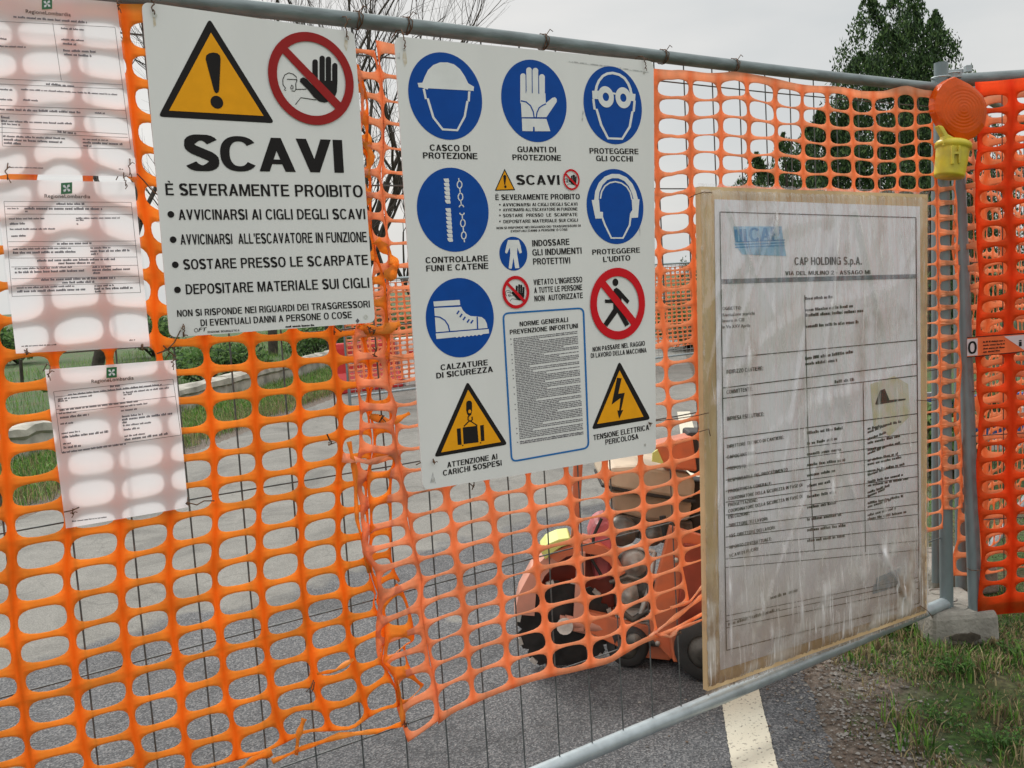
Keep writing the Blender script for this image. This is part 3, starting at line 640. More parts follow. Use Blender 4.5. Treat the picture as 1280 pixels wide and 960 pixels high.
c, ro = circ_frame(713.7, 211.5, 237.8, O2); no_entry(s2, c, ro, ro*.82, mapz(713.7, 224.6, .215), 1, O2, red2, .5, label='small red circle crossing out a raised hand')
c, ro = circ_frame(644.4, 344.8, 385.7, O2); no_entry(s2, c, ro, ro*.80, mapz(644.4, 365.3, .345), 1, O2, red2, .55, label='red circle crossing out a hand above the framed rules')
c, ro = circ_frame(772.1, 334.8, 424.6, O2); mb = MB(); ring(mb, c, ro*.765, ro, O2+.0024)
d = mb.build('prohibition_symbol', red2, s2, label='large red circle crossing out a walking person', recalc=False)
mb = MB(); poly_mesh(mb, z8([(118, 96), (272, 288), (248, 312), (94, 120)]), O2+.002); mb.build('red_bar', red2, d, recalc=False)
def f(mb):
    disc(mb, ip(*z8([(169, 107)])[0], O2), .0098, h1_, 0, 20)
    poly_mesh(mb, z8([(163, 140), (176, 132), (190, 142), (238, 196), (228, 211), (200, 182), (199, 215), (194, 234), (237, 308), (218, 320), (180, 252), (131, 320), (113, 306), (160, 234), (160, 207), (120, 206), (120, 189), (158, 190)]), h1_)
sym(d, f, name='walking_figure', m=[blk])
T = lambda mb, *a, **k: text(mb, *a, off=O2+.0008, **k)
B = .03
for t_, a in (('CASCO DI', (537.5, 188.2, 588.3, 189.2, 7.7)), ('PROTEZIONE', (529, 198, 597, 199, 7.7)), ('GUANTI DI', (647, 190, 695.3, 190.5, 7)), ('PROTEZIONE', (640.8, 200, 701.5, 200.9, 7)),
             ('PROTEGGERE', (737.2, 191.8, 798.3, 192.7, 6.8)), ('GLI OCCHI', (745.4, 201.2, 791.3, 201.9, 6.8)), ('CONTROLLARE', (532.2, 329, 610.3, 326.4, 7.4)), ('FUNI E CATENE', (533, 339.3, 610.6, 336, 7.4)),
             ('SCAVI', (645.8, 230.8, 699.8, 230.9, 12)), ('È SEVERAMENTE PROIBITO', (619.5, 250, 725, 249, 6.8)), ('AVVICINARSI AI CIGLI DEGLI SCAVI', (628.7, 258, 722, 257, 4)), ("AVVICINARSI ALL'ESCAVATORE IN FUNZIONE", (629, 264.2, 722, 263, 3.8)),
             ('SOSTARE  PRESSO  LE  SCARPATE', (629, 271.4, 722, 270, 4)), ('DEPOSITARE MATERIALE SUI CIGLI', (629.5, 279, 722.5, 277, 4)), ('NON SI RISPONDE NEI RIGUARDI DEI TRASGRESSORI DI', (620.8, 286.5, 726, 283.3, 2.8)), ('EVENTUALI DANNI A PERSONE O COSE', (638.7, 290.4, 709.6, 288.2, 2.8)),
             ('INDOSSARE', (665.6, 308, 712, 306, 7.8)), ('GLI INDUMENTI', (665.8, 319.5, 727.3, 317, 7.8)), ('PROTETTIVI', (666.7, 330.8, 713, 329.2, 7.8)), ("VIETATO L'INGRESSO", (667.3, 356.4, 728, 352.7, 7)), ('A TUTTE LE PERSONE', (668, 366.4, 728, 362.5, 7)), ('NON  AUTORIZZATE', (668.3, 376.8, 728.7, 372.5, 7)),
             ('PROTEGGERE', (740.6, 318.4, 800.2, 315.6, 6.4)), ("L'UDITO", (754.2, 327.6, 788, 325.4, 6.6)), ('NON PASSARE NEL RAGGIO', (741, 439.7, 806.3, 431.8, 5.8)), ('DI LAVORO DELLA MACCHINA', (738.8, 447.5, 808.3, 440.4, 5.8)),
             ('TENSIONE ELETTRICA', (742, 550.4, 811.5, 537.2, 6.6)), ('PERICOLOSA', (757, 556, 798.2, 548.5, 6.5)), ('CALZATURE', (551, 462.9, 610, 456.3, 7)), ('DI SICUREZZA', (545.6, 473.2, 616.3, 464.7, 7)),
             ('ATTENZIONE AI', (559.2, 584.6, 621.9, 573.8, 6.8)), ('CARICHI SOSPESI', (554, 594.8, 627.3, 581.7, 6.8)), ('NORME GENERALI', (649.8, 408, 710.3, 402.3, 5.8)), ('PREVENZIONE INFORTUNI', (637.5, 418.1, 722.6, 410, 5.8))):
    mb = MB(); T(mb, t_, *a, bold=B if a[4] > 5 else .012, lean=.06); mb.build('lettering', blk, s2, recalc=False)
for y in (255.8, 262.3, 269.2, 276.7):
    mb = MB(); disc(mb, ip(624.8, y, O2), .0021, O2+.0008, n=12); mb.build('bullet', blk, s2, recalc=False)
mb = MB(); fr = round_poly([(629, 391.8), (729.3, 385), (735.8, 559.8), (639.7, 577)], 7); polyline(mb, fr, 2.2, O2+.0008, 0, True); mb.build('blue_frame', frame_blue, s2, recalc=False)
mb = MB(); rnd = random.Random(4); n = 62; par = 0
for k in range(n):
    t = k/(n-1); x0 = 638.5+8.5*t; y0 = 424.5+131*t; x1 = 722+7.5*t; y1 = 415+128*t; par -= 1
    if par <= 0: par = rnd.randint(2, 6); dashes(mb, x0-.5, y0, x0+1, y0-.1, 1.4, O2+.0008); endf = 1
    e = 1 if par > 1 else rnd.uniform(.2, .8)
    xs = x0+3.2; 
    if k in (59,): continue
    dashes(mb, xs, y0-.35, xs+(x1-xs)*e, y0-.35+(y1-y0)*e, 1.35 if k < 60 else 1.7, O2+.0008, gap=.18, rnd=rnd)
mb.build('fine_print', gry, s2, recalc=False)
for x, y in ((505, 62), (805, 91), (541, 601), (806, 556)):
    mb = MB(); ring(mb, ip(x, y, O2), .0018, .0035, O2+.0012, n=16); mb.build('eyelet', mat('eyelet_grey', (.45, .44, .4), .5), s2, recalc=False)
tie(s2, 505, 56, O2, up=12); tie(s2, 806, 84, O2, up=10); tie(s2, 541, 575, O2, up=-4); tie(s2, 812, 528, O2, up=-3)
for px, py, w_, h_ in ((693.5, 77, 4, 16), (520, 128, 3, 9)): pass

drip = mat('rusty_water_stain', (.56, .47, .33), .6, col2=(.74, .72, .68), scale=60, lo=.35, hi=.6); scuff = mat('grey_scuff', (.45, .45, .45), .6, col2=(.72, .72, .71), scale=90, lo=.4, hi=.55)
for par, O_, pts, m in ((s2, O2, [(504, 63), (507, 63), (509, 78), (506, 84), (503, 74)], drip), (s1, O1, [(431, 49), (434, 49), (435, 58), (433, 64), (430, 57)], drip), (s1, O1, [(191, 21), (194, 21), (195, 32), (192, 34)], drip), (s2, O2, [(711, 76), (760, 82), (812, 90), (811, 91.2), (758, 83.6), (711, 77.6)], scuff), (s2, O2, [(728, 138), (730, 139), (728.5, 152), (727, 151)], scuff), (s2, O2, [(541, 590), (545, 604), (543.5, 604), (541.3, 596), (539, 604), (537.8, 603)], scuff), (s2, O2, [(497, 66), (500, 66), (500, 74), (497, 73)], scuff), (s2, O2, [(799, 282), (800.2, 282), (800.6, 294), (799.5, 294)], scuff)):
    mb = MB(); poly_mesh(mb, pts, O_+.0005); mb.build('stain', m, par, recalc=False)

# ------------------------------------------------------------------ paper notices
def quad_map(c, off, bow=.004):
    TL, TR_, BR, BL = c
    def g(u, v):
        x = (TL[0]*(1-u)+TR_[0]*u)*(1-v)+(BL[0]*(1-u)+BR[0]*u)*v; y = (TL[1]*(1-u)+TR_[1]*u)*(1-v)+(BL[1]*(1-u)+BR[1]*u)*v
        return ip(x, y, off+bow*math.sin(u*3.1)*math.sin(v*3.1)+.002*math.sin(v*9+u*4))
    return g
sleeve = bpy.data.materials.new('clear_plastic_sleeve'); sleeve.use_nodes = True; t_ = sleeve.node_tree; t_.nodes.clear()
_o = t_.nodes.new('ShaderNodeOutputMaterial'); _a = t_.nodes.new('ShaderNodeBsdfTransparent'); _b = t_.nodes.new('ShaderNodeBsdfGlossy'); _m = t_.nodes.new('ShaderNodeMixShader')
_b.inputs['Roughness'].default_value = .18; _m.inputs[0].default_value = .05; _a.inputs[0].default_value = (.97, .97, .98, 1)
t_.links.new(_a.outputs[0], _m.inputs[1]); t_.links.new(_b.outputs[0], _m.inputs[2]); t_.links.new(_m.outputs[0], _o.inputs[0])
def sheet(label, corners, emblem, title, lines, rows, off=.023, seed=0):
    t = thing('notice_sheet', label, 'notice', tuple(ip(*corners[3], off)), 'paper notices in plastic sleeves on the net')
    def grid(name, m, dd, grow=0):
        mb = MB(); g = quad_map(corners, off+dd, .003); n = 14; vs = [g(-grow+(1+2*grow)*i/n, -grow+(1+2*grow)*j/n) for j in range(n+1) for i in range(n+1)]
        mb.add(vs, [(j*(n+1)+i, j*(n+1)+i+1, (j+1)*(n+1)+i+1, (j+1)*(n+1)+i) for j in range(n) for i in range(n)], 0, True); return mb.build(name, m, t, recalc=False)
    grid('paper', paper, 0); grid('sleeve', sleeve, .0035, .015)
    g = quad_map(corners, off+.0010, .003)
    def f3(px, py): # inverse of the corner map by iteration, to follow the bowed sheet
        u = v = .5; TL, TR_, BR, BL = corners
        for _ in range(6):
            x = (TL[0]*(1-u)+TR_[0]*u)*(1-v)+(BL[0]*(1-u)+BR[0]*u)*v; y = (TL[1]*(1-u)+TR_[1]*u)*(1-v)+(BL[1]*(1-u)+BR[1]*u)*v
            xu = (TR_[0]-TL[0])*(1-v)+(BR[0]-BL[0])*v; xv = (BL[0]-TL[0])*(1-u)+(BR[0]-TR_[0])*u
            yu = (TR_[1]-TL[1])*(1-v)+(BR[1]-BL[1])*v; yv = (BL[1]-TL[1])*(1-u)+(BR[1]-TR_[1])*u
            de = xu*yv-xv*yu; ex, ey = px-x, py-y; u += (ex*yv-ey*xv)/de; v += (ey*xu-ex*yu)/de
        return g(u, v)
    ex, ey, es = emblem
    mb = MB(); mb.add([f3(ex+a*es/2, ey+b*es/2)+Vector((0, 0, 0)) for a, b in ((-1, -.93), (1, -1.07), (1, .93), (-1, 1.07))], [(0, 1, 2, 3)], 0)
    for k in range(4):
        a = rad(35+90*k); dx, dy = math.cos(a), math.sin(a)
        P_ = [(ex, ey), (ex+dx*es*.3-dy*es*.16, ey+dy*es*.3+dx*es*.16), (ex+dx*es*.42, ey+dy*es*.42), (ex+dx*es*.26+dy*es*.10, ey+dy*es*.26-dx*es*.10)]
        mb.add([f3(*p)+Vector((0, -.0006, 0)) for p in P_], [(0, 1, 2, 3)], 1)
    mb.build('green_emblem', [grn, wht], t, recalc=False)
    mb = MB(); x0, y0, x1, y1, h = title; text(mb, 'RegioneLombardia', x0, y0, x1, y1, h, 0, bold=.012, lean=.07, to3d=f3); mb.build('lettering', blk, t, recalc=False)
    mb = MB()
    for a, b in lines:
        dx, dy = b[0]-a[0], b[1]-a[1]; l = math.hypot(dx, dy); nx, ny = -dy/l*.28, dx/l*.28; N_ = max(1, int(l/20))
        for k in range(N_):
            p = (a[0]+dx*k/N_, a[1]+dy*k/N_); q = (a[0]+dx*(k+1)/N_, a[1]+dy*(k+1)/N_)
            mb.add([f3(p[0]+nx, p[1]+ny), f3(q[0]+nx, q[1]+ny), f3(q[0]-nx, q[1]-ny), f3(p[0]-nx, p[1]-ny)], [(0, 1, 2, 3)])
    mb.build('form_rules', gry, t, recalc=False)
    mb = MB(); rnd = random.Random(seed)
    for x0, y0, x1, y1, h in rows: dashes(mb, x0, y0, x1, y1, h, 0, rnd=rnd, to3d=f3)
    mb.build('fine_print', gry, t, recalc=False); return t
zs = lambda p: zm(p, 0, 0, 4.175)
def zl(ls, ox, oy, k): return [tuple(zm(l, ox, oy, k)) for l in ls]
def zr(rs, ox, oy, k): return [(ox+a/k, oy+b/k, ox+c/k, oy+d/k, h/k) for a, b, c, d, h in rs]
n1 = sheet('topmost printed paper notice in a clear sleeve, far left under the top tube', [(-30, -14), (146, 3), (171, 221), (-3, 217)], (58.7, 5, 13), (32.3, 16.2, 88.5, 20.6, 4.6),
    zl([((-60, 108), (600, 142)), ((600, 142), (682, 778)), ((275, 120), (320, 420)), ((-60, 408), (640, 442)), ((-60, 436), (645, 465)), ((-60, 548), (655, 576)), ((-60, 590), (660, 618)), ((10, 600), (12, 760)), ((0, 665), (665, 700)), ((0, 690), (668, 718)), ((12, 762), (682, 778))], 0, 0, 4.175),
    zr([(70, 92, 455, 122, 12), (318, 152, 438, 160, 10), (320, 210, 440, 216, 10), (328, 232, 405, 238, 12), (330, 268, 500, 276, 12), (335, 288, 478, 298, 12), (0, 205, 35, 210, 10), (0, 245, 135, 250, 10), (240, 443, 388, 456, 12), (0, 470, 65, 474, 10), (110, 470, 615, 498, 9), (120, 525, 198, 530, 10), (0, 522, 65, 526, 10), (0, 575, 420, 592, 12), (495, 592, 548, 596, 9), (5, 616, 50, 620, 12), (5, 636, 380, 650, 10), (8, 650, 105, 656, 10), (300, 692, 398, 702, 13), (15, 715, 340, 728, 10), (20, 733, 325, 748, 12), (20, 750, 110, 756, 12), (432, 730, 568, 736, 9), (432, 748, 640, 758, 12), (435, 764, 478, 768, 10), (40, 876, 225, 880, 7), (620, 884, 650, 888, 7)], 0, 0, 4.175), seed=1)
n2 = sheet('printed paper notice in a clear sleeve, middle one of the left column', [(-6, 224), (168, 228), (187.5, 433), (20, 442)], (83.2, 235.3, 14), (55.8, 247.2, 112.8, 247.9, 4.6),
    zl([((20, 150), (670, 155)), ((20, 150), (62, 635)), ((670, 155), (718, 615)), ((24, 175), (672, 178)), ((28, 215), (678, 216)), ((42, 356), (695, 352)), ((44, 382), (697, 376)), ((50, 440), (702, 434)), ((58, 485), (705, 476)), ((60, 545), (708, 532)), ((62, 582), (712, 566)), ((62, 635), (718, 615))], 0, 215, 4.085),
    zr([(288, 168, 432, 168, 11), (38, 190, 95, 190, 8), (125, 192, 522, 194, 13), (128, 205, 142, 205, 10), (45, 243, 228, 241, 9), (388, 240, 612, 238, 9), (388, 250, 432, 249, 9), (50, 270, 128, 268, 11), (392, 270, 400, 270, 10), (50, 296, 290, 294, 9), (58, 332, 132, 330, 11), (292, 372, 468, 368, 12), (66, 398, 372, 392, 9), (66, 418, 392, 412, 12), (462, 392, 565, 390, 9), (462, 410, 662, 405, 12), (465, 424, 502, 422, 11), (190, 458, 588, 450, 12), (298, 472, 490, 468, 12), (75, 498, 375, 490, 9), (76, 518, 430, 508, 12), (472, 490, 575, 486, 9), (472, 506, 672, 500, 12), (475, 521, 512, 519, 11), (210, 556, 590, 545, 12), (318, 570, 492, 566, 12), (85, 596, 380, 586, 9), (88, 616, 436, 604, 12), (482, 586, 582, 582, 9), (482, 602, 678, 596, 12), (485, 616, 522, 614, 11), (110, 893, 295, 884, 7), (660, 862, 690, 860, 7)], 0, 215, 4.085), seed=2)
n3 = sheet('loose printed paper notice in a clear sleeve, lowest of the left column and tilted', [(56, 462), (219, 449.5), (235, 634), (82.5, 660.5)], (139.5, 465.6, 13), (114.5, 479, 167.2, 474.4, 4.4),
    zl([((108, 238), (705, 176)), ((108, 238), (148, 542)), ((705, 176), (745, 455)), ((115, 265), (708, 200)), ((122, 328), (715, 262)), ((124, 348), (530, 302)), ((148, 542), (745, 455))], 40, 430, 4),
    zr([(390, 218, 440, 212, 11), (180, 258, 650, 206, 9), (455, 248, 685, 222, 9), (458, 258, 500, 253, 9), (130, 280, 300, 262, 9), (130, 290, 178, 286, 9), (132, 314, 138, 313, 10), (458, 276, 465, 275, 9), (138, 336, 530, 290, 10), (135, 352, 222, 343, 9), (140, 374, 285, 357, 12), (442, 318, 582, 300, 9), (445, 338, 526, 328, 10), (142, 404, 206, 397, 9), (450, 368, 555, 355, 10), (450, 384, 702, 352, 12), (452, 398, 475, 395, 11), (455, 412, 595, 396, 9), (458, 434, 538, 424, 10), (148, 452, 240, 440, 9), (152, 472, 382, 443, 12), (155, 504, 196, 498, 9), (158, 524, 246, 513, 12), (462, 466, 565, 452, 9), (464, 484, 685, 452, 12), (150, 548, 470, 503, 10), (200, 890, 375, 868, 7)], 40, 430, 4), seed=3, off=.0235)
for par, pts in ((n1, ((162, 216, 8), (9, 222, 8), (148, 10, 4))), (n2, ((157, 230, 6), (32, 436, -6), (176, 430, -7))), (n3, ((60, 469, 2), (215, 456, 4), (233, 628, -3), (90, 640, -2)))):
    for x, y, u_ in pts: tie(par, x, y, .028, up=u_, r=.0010)
for pts in ([(233, 628), (246, 631), (255, 626), (268, 626)], [(80, 640), (90, 638), (99, 634)], [(171, 217), (180, 226), (188, 236), (196, 243)], [(226, 412), (218, 428), (208, 438), (196, 442)], [(204, 432), (212, 440), (220, 446)], [(520, 581), (530, 576), (541, 571)]):
    mb = MB(); mb.tube([ip(x, y, .034) for x, y in pts], .0013, 5); mb.build('wire_tie', rust, n3 if pts[0][1] > 600 else (s2 if pts[0][0] > 500 else s1))

# ------------------------------------------------------------------ wrapped site information board
OB = .05
bd = thing('information_board', 'large plywood site board under dirty wrinkled plastic film with a faded printed form on it', 'site board', (2.2, -.05, .16))
ply = mat('stained_plywood', (.82, .60, .34), .7, col2=(.46, .30, .15), scale=7, stretch=(1, 1, .25), bump=.15, lo=.3, hi=.7)
mb = MB(); P = [ip(x, y, OB) for x, y in ((875, 233), (1159.5, 243), (1158, 766), (884.5, 864))]
mb.prism(P, (0, .018, 0)); mb.build('plywood', ply, bd)
pm = mat('rain_stained_print_sheet', (.88, .86, .91), .75, col2=(.70, .64, .60), scale=3.2, lo=.25, hi=.5, detail=8, stretch=(1, 1, .8))
mb = MB(); P = [ip(x, y, OB+.002) for x, y in ((893, 249), (1150, 258), (1152, 757), (900, 838))]; mb.add(P, [(0, 1, 2, 3)]); mb.build('print_sheet', pm, bd, recalc=False)
ob1 = OB+.003; bink = mat('faded_board_ink', (.012, .011, .015), .7, col2=(.07, .065, .075), scale=40, lo=.3, hi=.6)
bblue = mat('faded_blue_ink', (.05, .25, .55), .7, col2=(.14, .36, .62), scale=25, lo=.3, hi=.65); bgrey = mat('grey_blue_ink', (.17, .20, .24), .7, var=.3, scale=30)
mb = MB()
for px0, px1 in (((900, 265), (1145, 272)), ((900, 265), (908, 813)), ((908, 813), (1149, 754)), ((1145, 272), (1149, 754)), ((903, 447.7), (1146.5, 425)), ((903.5, 485), (1146.7, 455)), ((903.8, 498), (1146.7, 469.5)), ((904.5, 548), (1147, 517))): polyline(mb, [px0, px1], 1.2, ob1)
z = lambda p: zm(p, 860, 520, 2.181)
for k, (ya, yb) in enumerate(((95, 5), (125, 30), (157, 60), (187, 92), (217, 125), (252, 165), (285, 200), (312, 228), (340, 262), (372, 300), (395, 325), (545, 440), (560, 452), (578, 470))):
    polyline(mb, z([(103, ya+(18 if k < 11 else 0)), (628, yb+40)] if k < 11 else [(105, ya), (628, yb)]), .9, ob1)
polyline(mb, [(1006, 369), (1010, 540), (1018, 690)], .9, ob1); polyline(mb, [(1079, 478), (1082, 690)], .9, ob1)
mb.build('form_rules', bink, bd, recalc=False)
mb = MB(); poly_mesh(mb, [(901.7, 349), (1146.5, 342.5), (1146.5, 348), (901.9, 355)], ob1); mb.build('grey_band', bgrey, bd, recalc=False)
mb = MB(); poly_mesh(mb, [(917, 283), (977, 283), (979, 299), (919, 302)], ob1, 1); poly_mesh(mb, [(918, 304), (979.5, 301), (983, 320), (928, 318)], ob1, 1)
for k in range(3): polyline(mb, [(919, 302.5+k*3.4), (981, 300+k*3.4)], 1.5, ob1+.0003, 0)
text(mb, 'CAP', 937, 301, 976, 300, 16, ob1+.0004, 0, bold=.05); text(mb, 'III', 919, 302, 934, 301, 15, ob1+.0004, 0, bold=.03)
mb.build('logo', [bblue, mat('pale_blue_ink', (.34, .58, .80), .7, var=.15, scale=20)], bd, recalc=False)
def BT(t_, a, b=.03):
    mb = MB(); text(mb, t_, *a, off=ob1+.0002, bold=b, lean=.02, spacing=1.0); mb.build('lettering', bink, bd, recalc=False)
BT('CAP HOLDING S.p.A.', (993.3, 331.2, 1077.3, 330.7, 9.6), .03); BT('VIA DEL MULINO 2 - ASSAGO MI', (981.7, 344, 1088, 342.6, 5), .03)
z5b = lambda a, b, c, d_, h: (860+a/3, 220+b/3, 860+c/3, 220+d_/3, h/3)
for t_, a in (('OGGETTO:', (130, 503, 200, 500, 12)), ('Risoluzione scarichi', (130, 527, 250, 520, 12)), ('lavoro in CIS', (130, 549, 212, 544, 12)), ('in Via XXV Aprile', (130, 572, 234, 566, 12)),
              ('INDIRIZZO CANTIERE:', (145, 742, 282, 728, 15)), ('COMMITTENTE:', (145, 818, 242, 805, 15)), ('IMPRESA ESECUTRICE:', (147, 918, 285, 900, 15))): BT(t_, z5b(*a))
z6b = lambda a, b, c, d_, h=9: (860+a/2.181, 520+b/2.181, 860+c/2.181, 520+d_/2.181, h/2.181)
for t_, a in (('DIRETTORE TECNICO DI CANTIERE:', (107, 88, 262, 62)), ('CAPOCANTIERE:', (107, 117, 185, 104)), ('PREPOSTO:', (108, 148, 160, 140)), ('RESPONSABILE DEL PROCEDIMENTO', (109, 180, 272, 150)), ('PROGETTISTA GENERALE:', (110, 210, 228, 188)),
              ('COORDINATORE DELLA SICUREZZA IN FASE DI', (110, 230, 312, 192)), ('PROGETTAZIONE:', (110, 247, 190, 233)), ('COORDINATORE DELLA SICUREZZA IN FASE DI', (110, 264, 312, 223)), ('ESECUZIONE:', (110, 280, 168, 269)), ('DIRETTORE DEI LAVORI:', (112, 303, 218, 284)), ('ASS. DIRETTORE DEI LAVORI:', (112, 332, 238, 308)), ('IMPORTO CONTRATTUALE:', (112, 363, 228, 339)), ('SCAVI DI FUORI:', (112, 386, 192, 366))): BT(t_, z6b(*a), .03)
mb = MB(); rnd = random.Random(12)
for a in ((440, 465, 545, 458, 11), (440, 508, 620, 492, 11), (440, 528, 660, 510, 12), (442, 570, 640, 552, 12), (440, 690, 620, 664, 12), (440, 710, 560, 696, 11), (550, 778, 625, 768, 12)):
    dashes(mb, *z5b(*a), ob1, gap=.2, rnd=rnd)
for k in range(11):
    y = 50+k*29+(0 if k < 8 else 4); dashes(mb, *z6b(325, y, 325+rnd.uniform(60, 110), y-14, 8), ob1, rnd=rnd)
    if k < 9:
        for j in range(2): dashes(mb, *z6b(490, y-12+j*10, 490+rnd.uniform(40, 120), y-32+j*10, 7), ob1, rnd=rnd)
dashes(mb, *z6b(110, 572, 250, 530, 9), ob1, rnd=rnd); dashes(mb, *z6b(225, 500, 300, 478, 9), ob1, rnd=rnd); mb.build('fine_print', bink, bd, recalc=False)
mb = MB(); poly_mesh(mb, z([(505, 460), (580, 430), (585, 462), (503, 486)]), ob1); poly_mesh(mb, z([(515, 440), (578, 415), (582, 430), (512, 456)]), ob1); mb.build('blue_stamp', mat('pale_blue_stamp', (.34, .44, .55), .7, col2=(.5, .52, .55), scale=18, lo=.4, hi=.55), bd, recalc=False)
mb = MB(); poly_mesh(mb, [(1088, 480), (1118, 470), (1135, 480), (1138, 520), (1112, 545), (1092, 532)], ob1-.0004); mb.build('yellow_mark', mat('faded_yellow_ink', (.66, .62, .42), .7, col2=(.74, .70, .66), scale=14, lo=.4, hi=.6), bd, recalc=False)
mb = MB(); poly_mesh(mb, [(1094, 505), (1100, 488), (1106, 486), (1112, 500), (1132, 498), (1132, 500), (1096, 506)], ob1+.0003); mb.build('signature', bink, bd, recalc=False)
# wrinkled film: real folds and pleats, a clear glossy skin with dust on it
film = bpy.data.materials.new('dusty_plastic_film'); film.use_nodes = True; t_ = film.node_tree; t_.nodes.clear(); n_ = t_.nodes.new; l_ = t_.links.new
o_ = n_('ShaderNodeOutputMaterial'); tr_ = n_('ShaderNodeBsdfTransparent'); gl_ = n_('ShaderNodeBsdfGlossy'); gl_.inputs['Roughness'].default_value = .16; df_ = n_('ShaderNodeBsdfDiffuse')
m1_ = n_('ShaderNodeMixShader'); m2_ = n_('ShaderNodeMixShader'); tr_.inputs[0].default_value = (.98, .98, .98, 1)
tcf = n_('ShaderNodeTexCoord'); mpf = n_('ShaderNodeMapping'); mpf.inputs['Scale'].default_value = (1, 1, .55); nf = n_('ShaderNodeTexNoise'); nf.inputs['Scale'].default_value = 4.5; nf.inputs['Detail'].default_value = 9; nf.inputs['Roughness'].default_value = .68
rf = n_('ShaderNodeValToRGB'); rf.color_ramp.elements[0].position = .54; rf.color_ramp.elements[0].color = (.02, .02, .02, 1); rf.color_ramp.elements[1].position = .70; rf.color_ramp.elements[1].color = (.5, .5, .5, 1)
sx = n_('ShaderNodeSeparateXYZ'); mrf = n_('ShaderNodeMapRange'); mrf.inputs['From Min'].default_value = .55; mrf.inputs['From Max'].default_value = -.02; mrf.inputs['To Min'].default_value = 0; mrf.inputs['To Max'].default_value = 1.1
ad = n_('ShaderNodeMath'); ad.operation = 'ADD'; nd = n_('ShaderNodeTexNoise'); nd.inputs['Scale'].default_value = 9; nd.inputs['Detail'].default_value = 7
ml = n_('ShaderNodeMath'); ml.operation = 'MULTIPLY'
rc = n_('ShaderNodeValToRGB'); rc.color_ramp.elements[0].color = (.30, .19, .11, 1); rc.color_ramp.elements[0].position = .42; rc.color_ramp.elements[1].color = (.60, .54, .48, 1); rc.color_ramp.elements[1].position = .6
# fine wrinkles
nb = n_('ShaderNodeTexNoise'); nb.inputs['Scale'].default_value = 26; nb.inputs['Detail'].default_value = 6; mpb = n_('ShaderNodeMapping'); mpb.inputs['Scale'].default_value = (1.6, 1, .22); mpb.inputs['Rotation'].default_value = (0, rad(12), 0)
bp = n_('ShaderNodeBump'); bp.inputs['Strength'].default_value = .6; bp.inputs['Distance'].default_value = .015
l_(tcf.outputs['Object'], mpf.inputs[0]); l_(mpf.outputs[0], nf.inputs['Vector']); l_(nf.outputs['Fac'], rf.inputs[0]); l_(tcf.outputs['Object'], sx.inputs[0]); l_(sx.outputs['Z'], mrf.inputs['Value'])
l_(tcf.outputs['Object'], nd.inputs['Vector']); l_(nd.outputs['Fac'], ml.inputs[0]); l_(mrf.outputs[0], ml.inputs[1]); l_(rf.outputs[0], ad.inputs[0]); l_(ml.outputs[0], ad.inputs[1])
l_(nd.outputs['Fac'], rc.inputs[0]); l_(rc.outputs[0], df_.inputs[0]); l_(tcf.outputs['Object'], mpb.inputs[0]); l_(mpb.outputs[0], nb.inputs['Vector']); l_(nb.outputs['Fac'], bp.inputs['Height'])
for q in (gl_, df_): l_(bp.outputs[0], q.inputs['Normal'])
def creases(rot, sc, lo_, hi_, seed_):
    a = n_('ShaderNodeMapping'); a.inputs['Rotation'].default_value = (0, rad(rot), 0); a.inputs['Scale'].default_value = sc; a.inputs['Location'].default_value = (seed_, 0, seed_*.7); l_(tcf.outputs['Object'], a.inputs[0])
    b = n_('ShaderNodeTexNoise'); b.inputs['Scale'].default_value = 1; b.inputs['Detail'].default_value = 5; b.inputs['Roughness'].default_value = .65; b.inputs['Distortion'].default_value = .7; l_(a.outputs[0], b.inputs['Vector'])
    c = n_('ShaderNodeMapRange'); c.inputs['From Min'].default_value = lo_; c.inputs['From Max'].default_value = hi_; l_(b.outputs['Fac'], c.inputs['Value']); return c.outputs[0]
def mm(op, a, b):
    q = n_('ShaderNodeMath'); q.operation = op; l_(a, q.inputs[0])
    if isinstance(b, (int, float)): q.inputs[1].default_value = b
    else: l_(b, q.inputs[1])
    return q.outputs[0]
# creases scatter white: near vertical ones in the lower part, slanting ones above
lowz = n_('ShaderNodeMapRange'); lowz.inputs['From Min'].default_value = 1.25; lowz.inputs['From Max'].default_value = .5; l_(sx.outputs['Z'], lowz.inputs['Value'])
highz = mm('SUBTRACT', lowz.outputs[0], 1.0); highz = mm('ABSOLUTE', highz, 0)
cra = n_('ShaderNodeAttribute'); cra.attribute_name = 'crease'; cv = mm('MAXIMUM', mm('MULTIPLY', mm('MULTIPLY', creases(9, (26, 1, 2.2), .58, .74, 1), lowz.outputs[0]), .16), cra.outputs['Fac']); cv2 = mm('MULTIPLY', creases(-24, (70, 1, 4), .56, .68, 5), .8)
ch = mm('MULTIPLY', creases(62, (60, 1, 3), .56, .70, 9), .7); cr_ = mm('MAXIMUM', mm('MAXIMUM', cv, cv2), ch)
cw = n_('ShaderNodeMixRGB'); cw.inputs[2].default_value = (.92, .91, .92, 1); l_(cr_, cw.inputs[0]); l_(rc.outputs[0], cw.inputs[1]); l_(cw.outputs[0], df_.inputs[0])
fsum = mm('ADD', ad.outputs[0], mm('MULTIPLY', cr_, .50)); fcl = mm('MINIMUM', fsum, .88)
m1_.inputs[0].default_value = .17; l_(tr_.outputs[0], m1_.inputs[1]); l_(gl_.outputs[0], m1_.inputs[2]); l_(fcl, m2_.inputs[0]); l_(m1_.outputs[0], m2_.inputs[1]); l_(df_.outputs[0], m2_.inputs[2]); l_(m2_.outputs[0], o_.inputs[0])
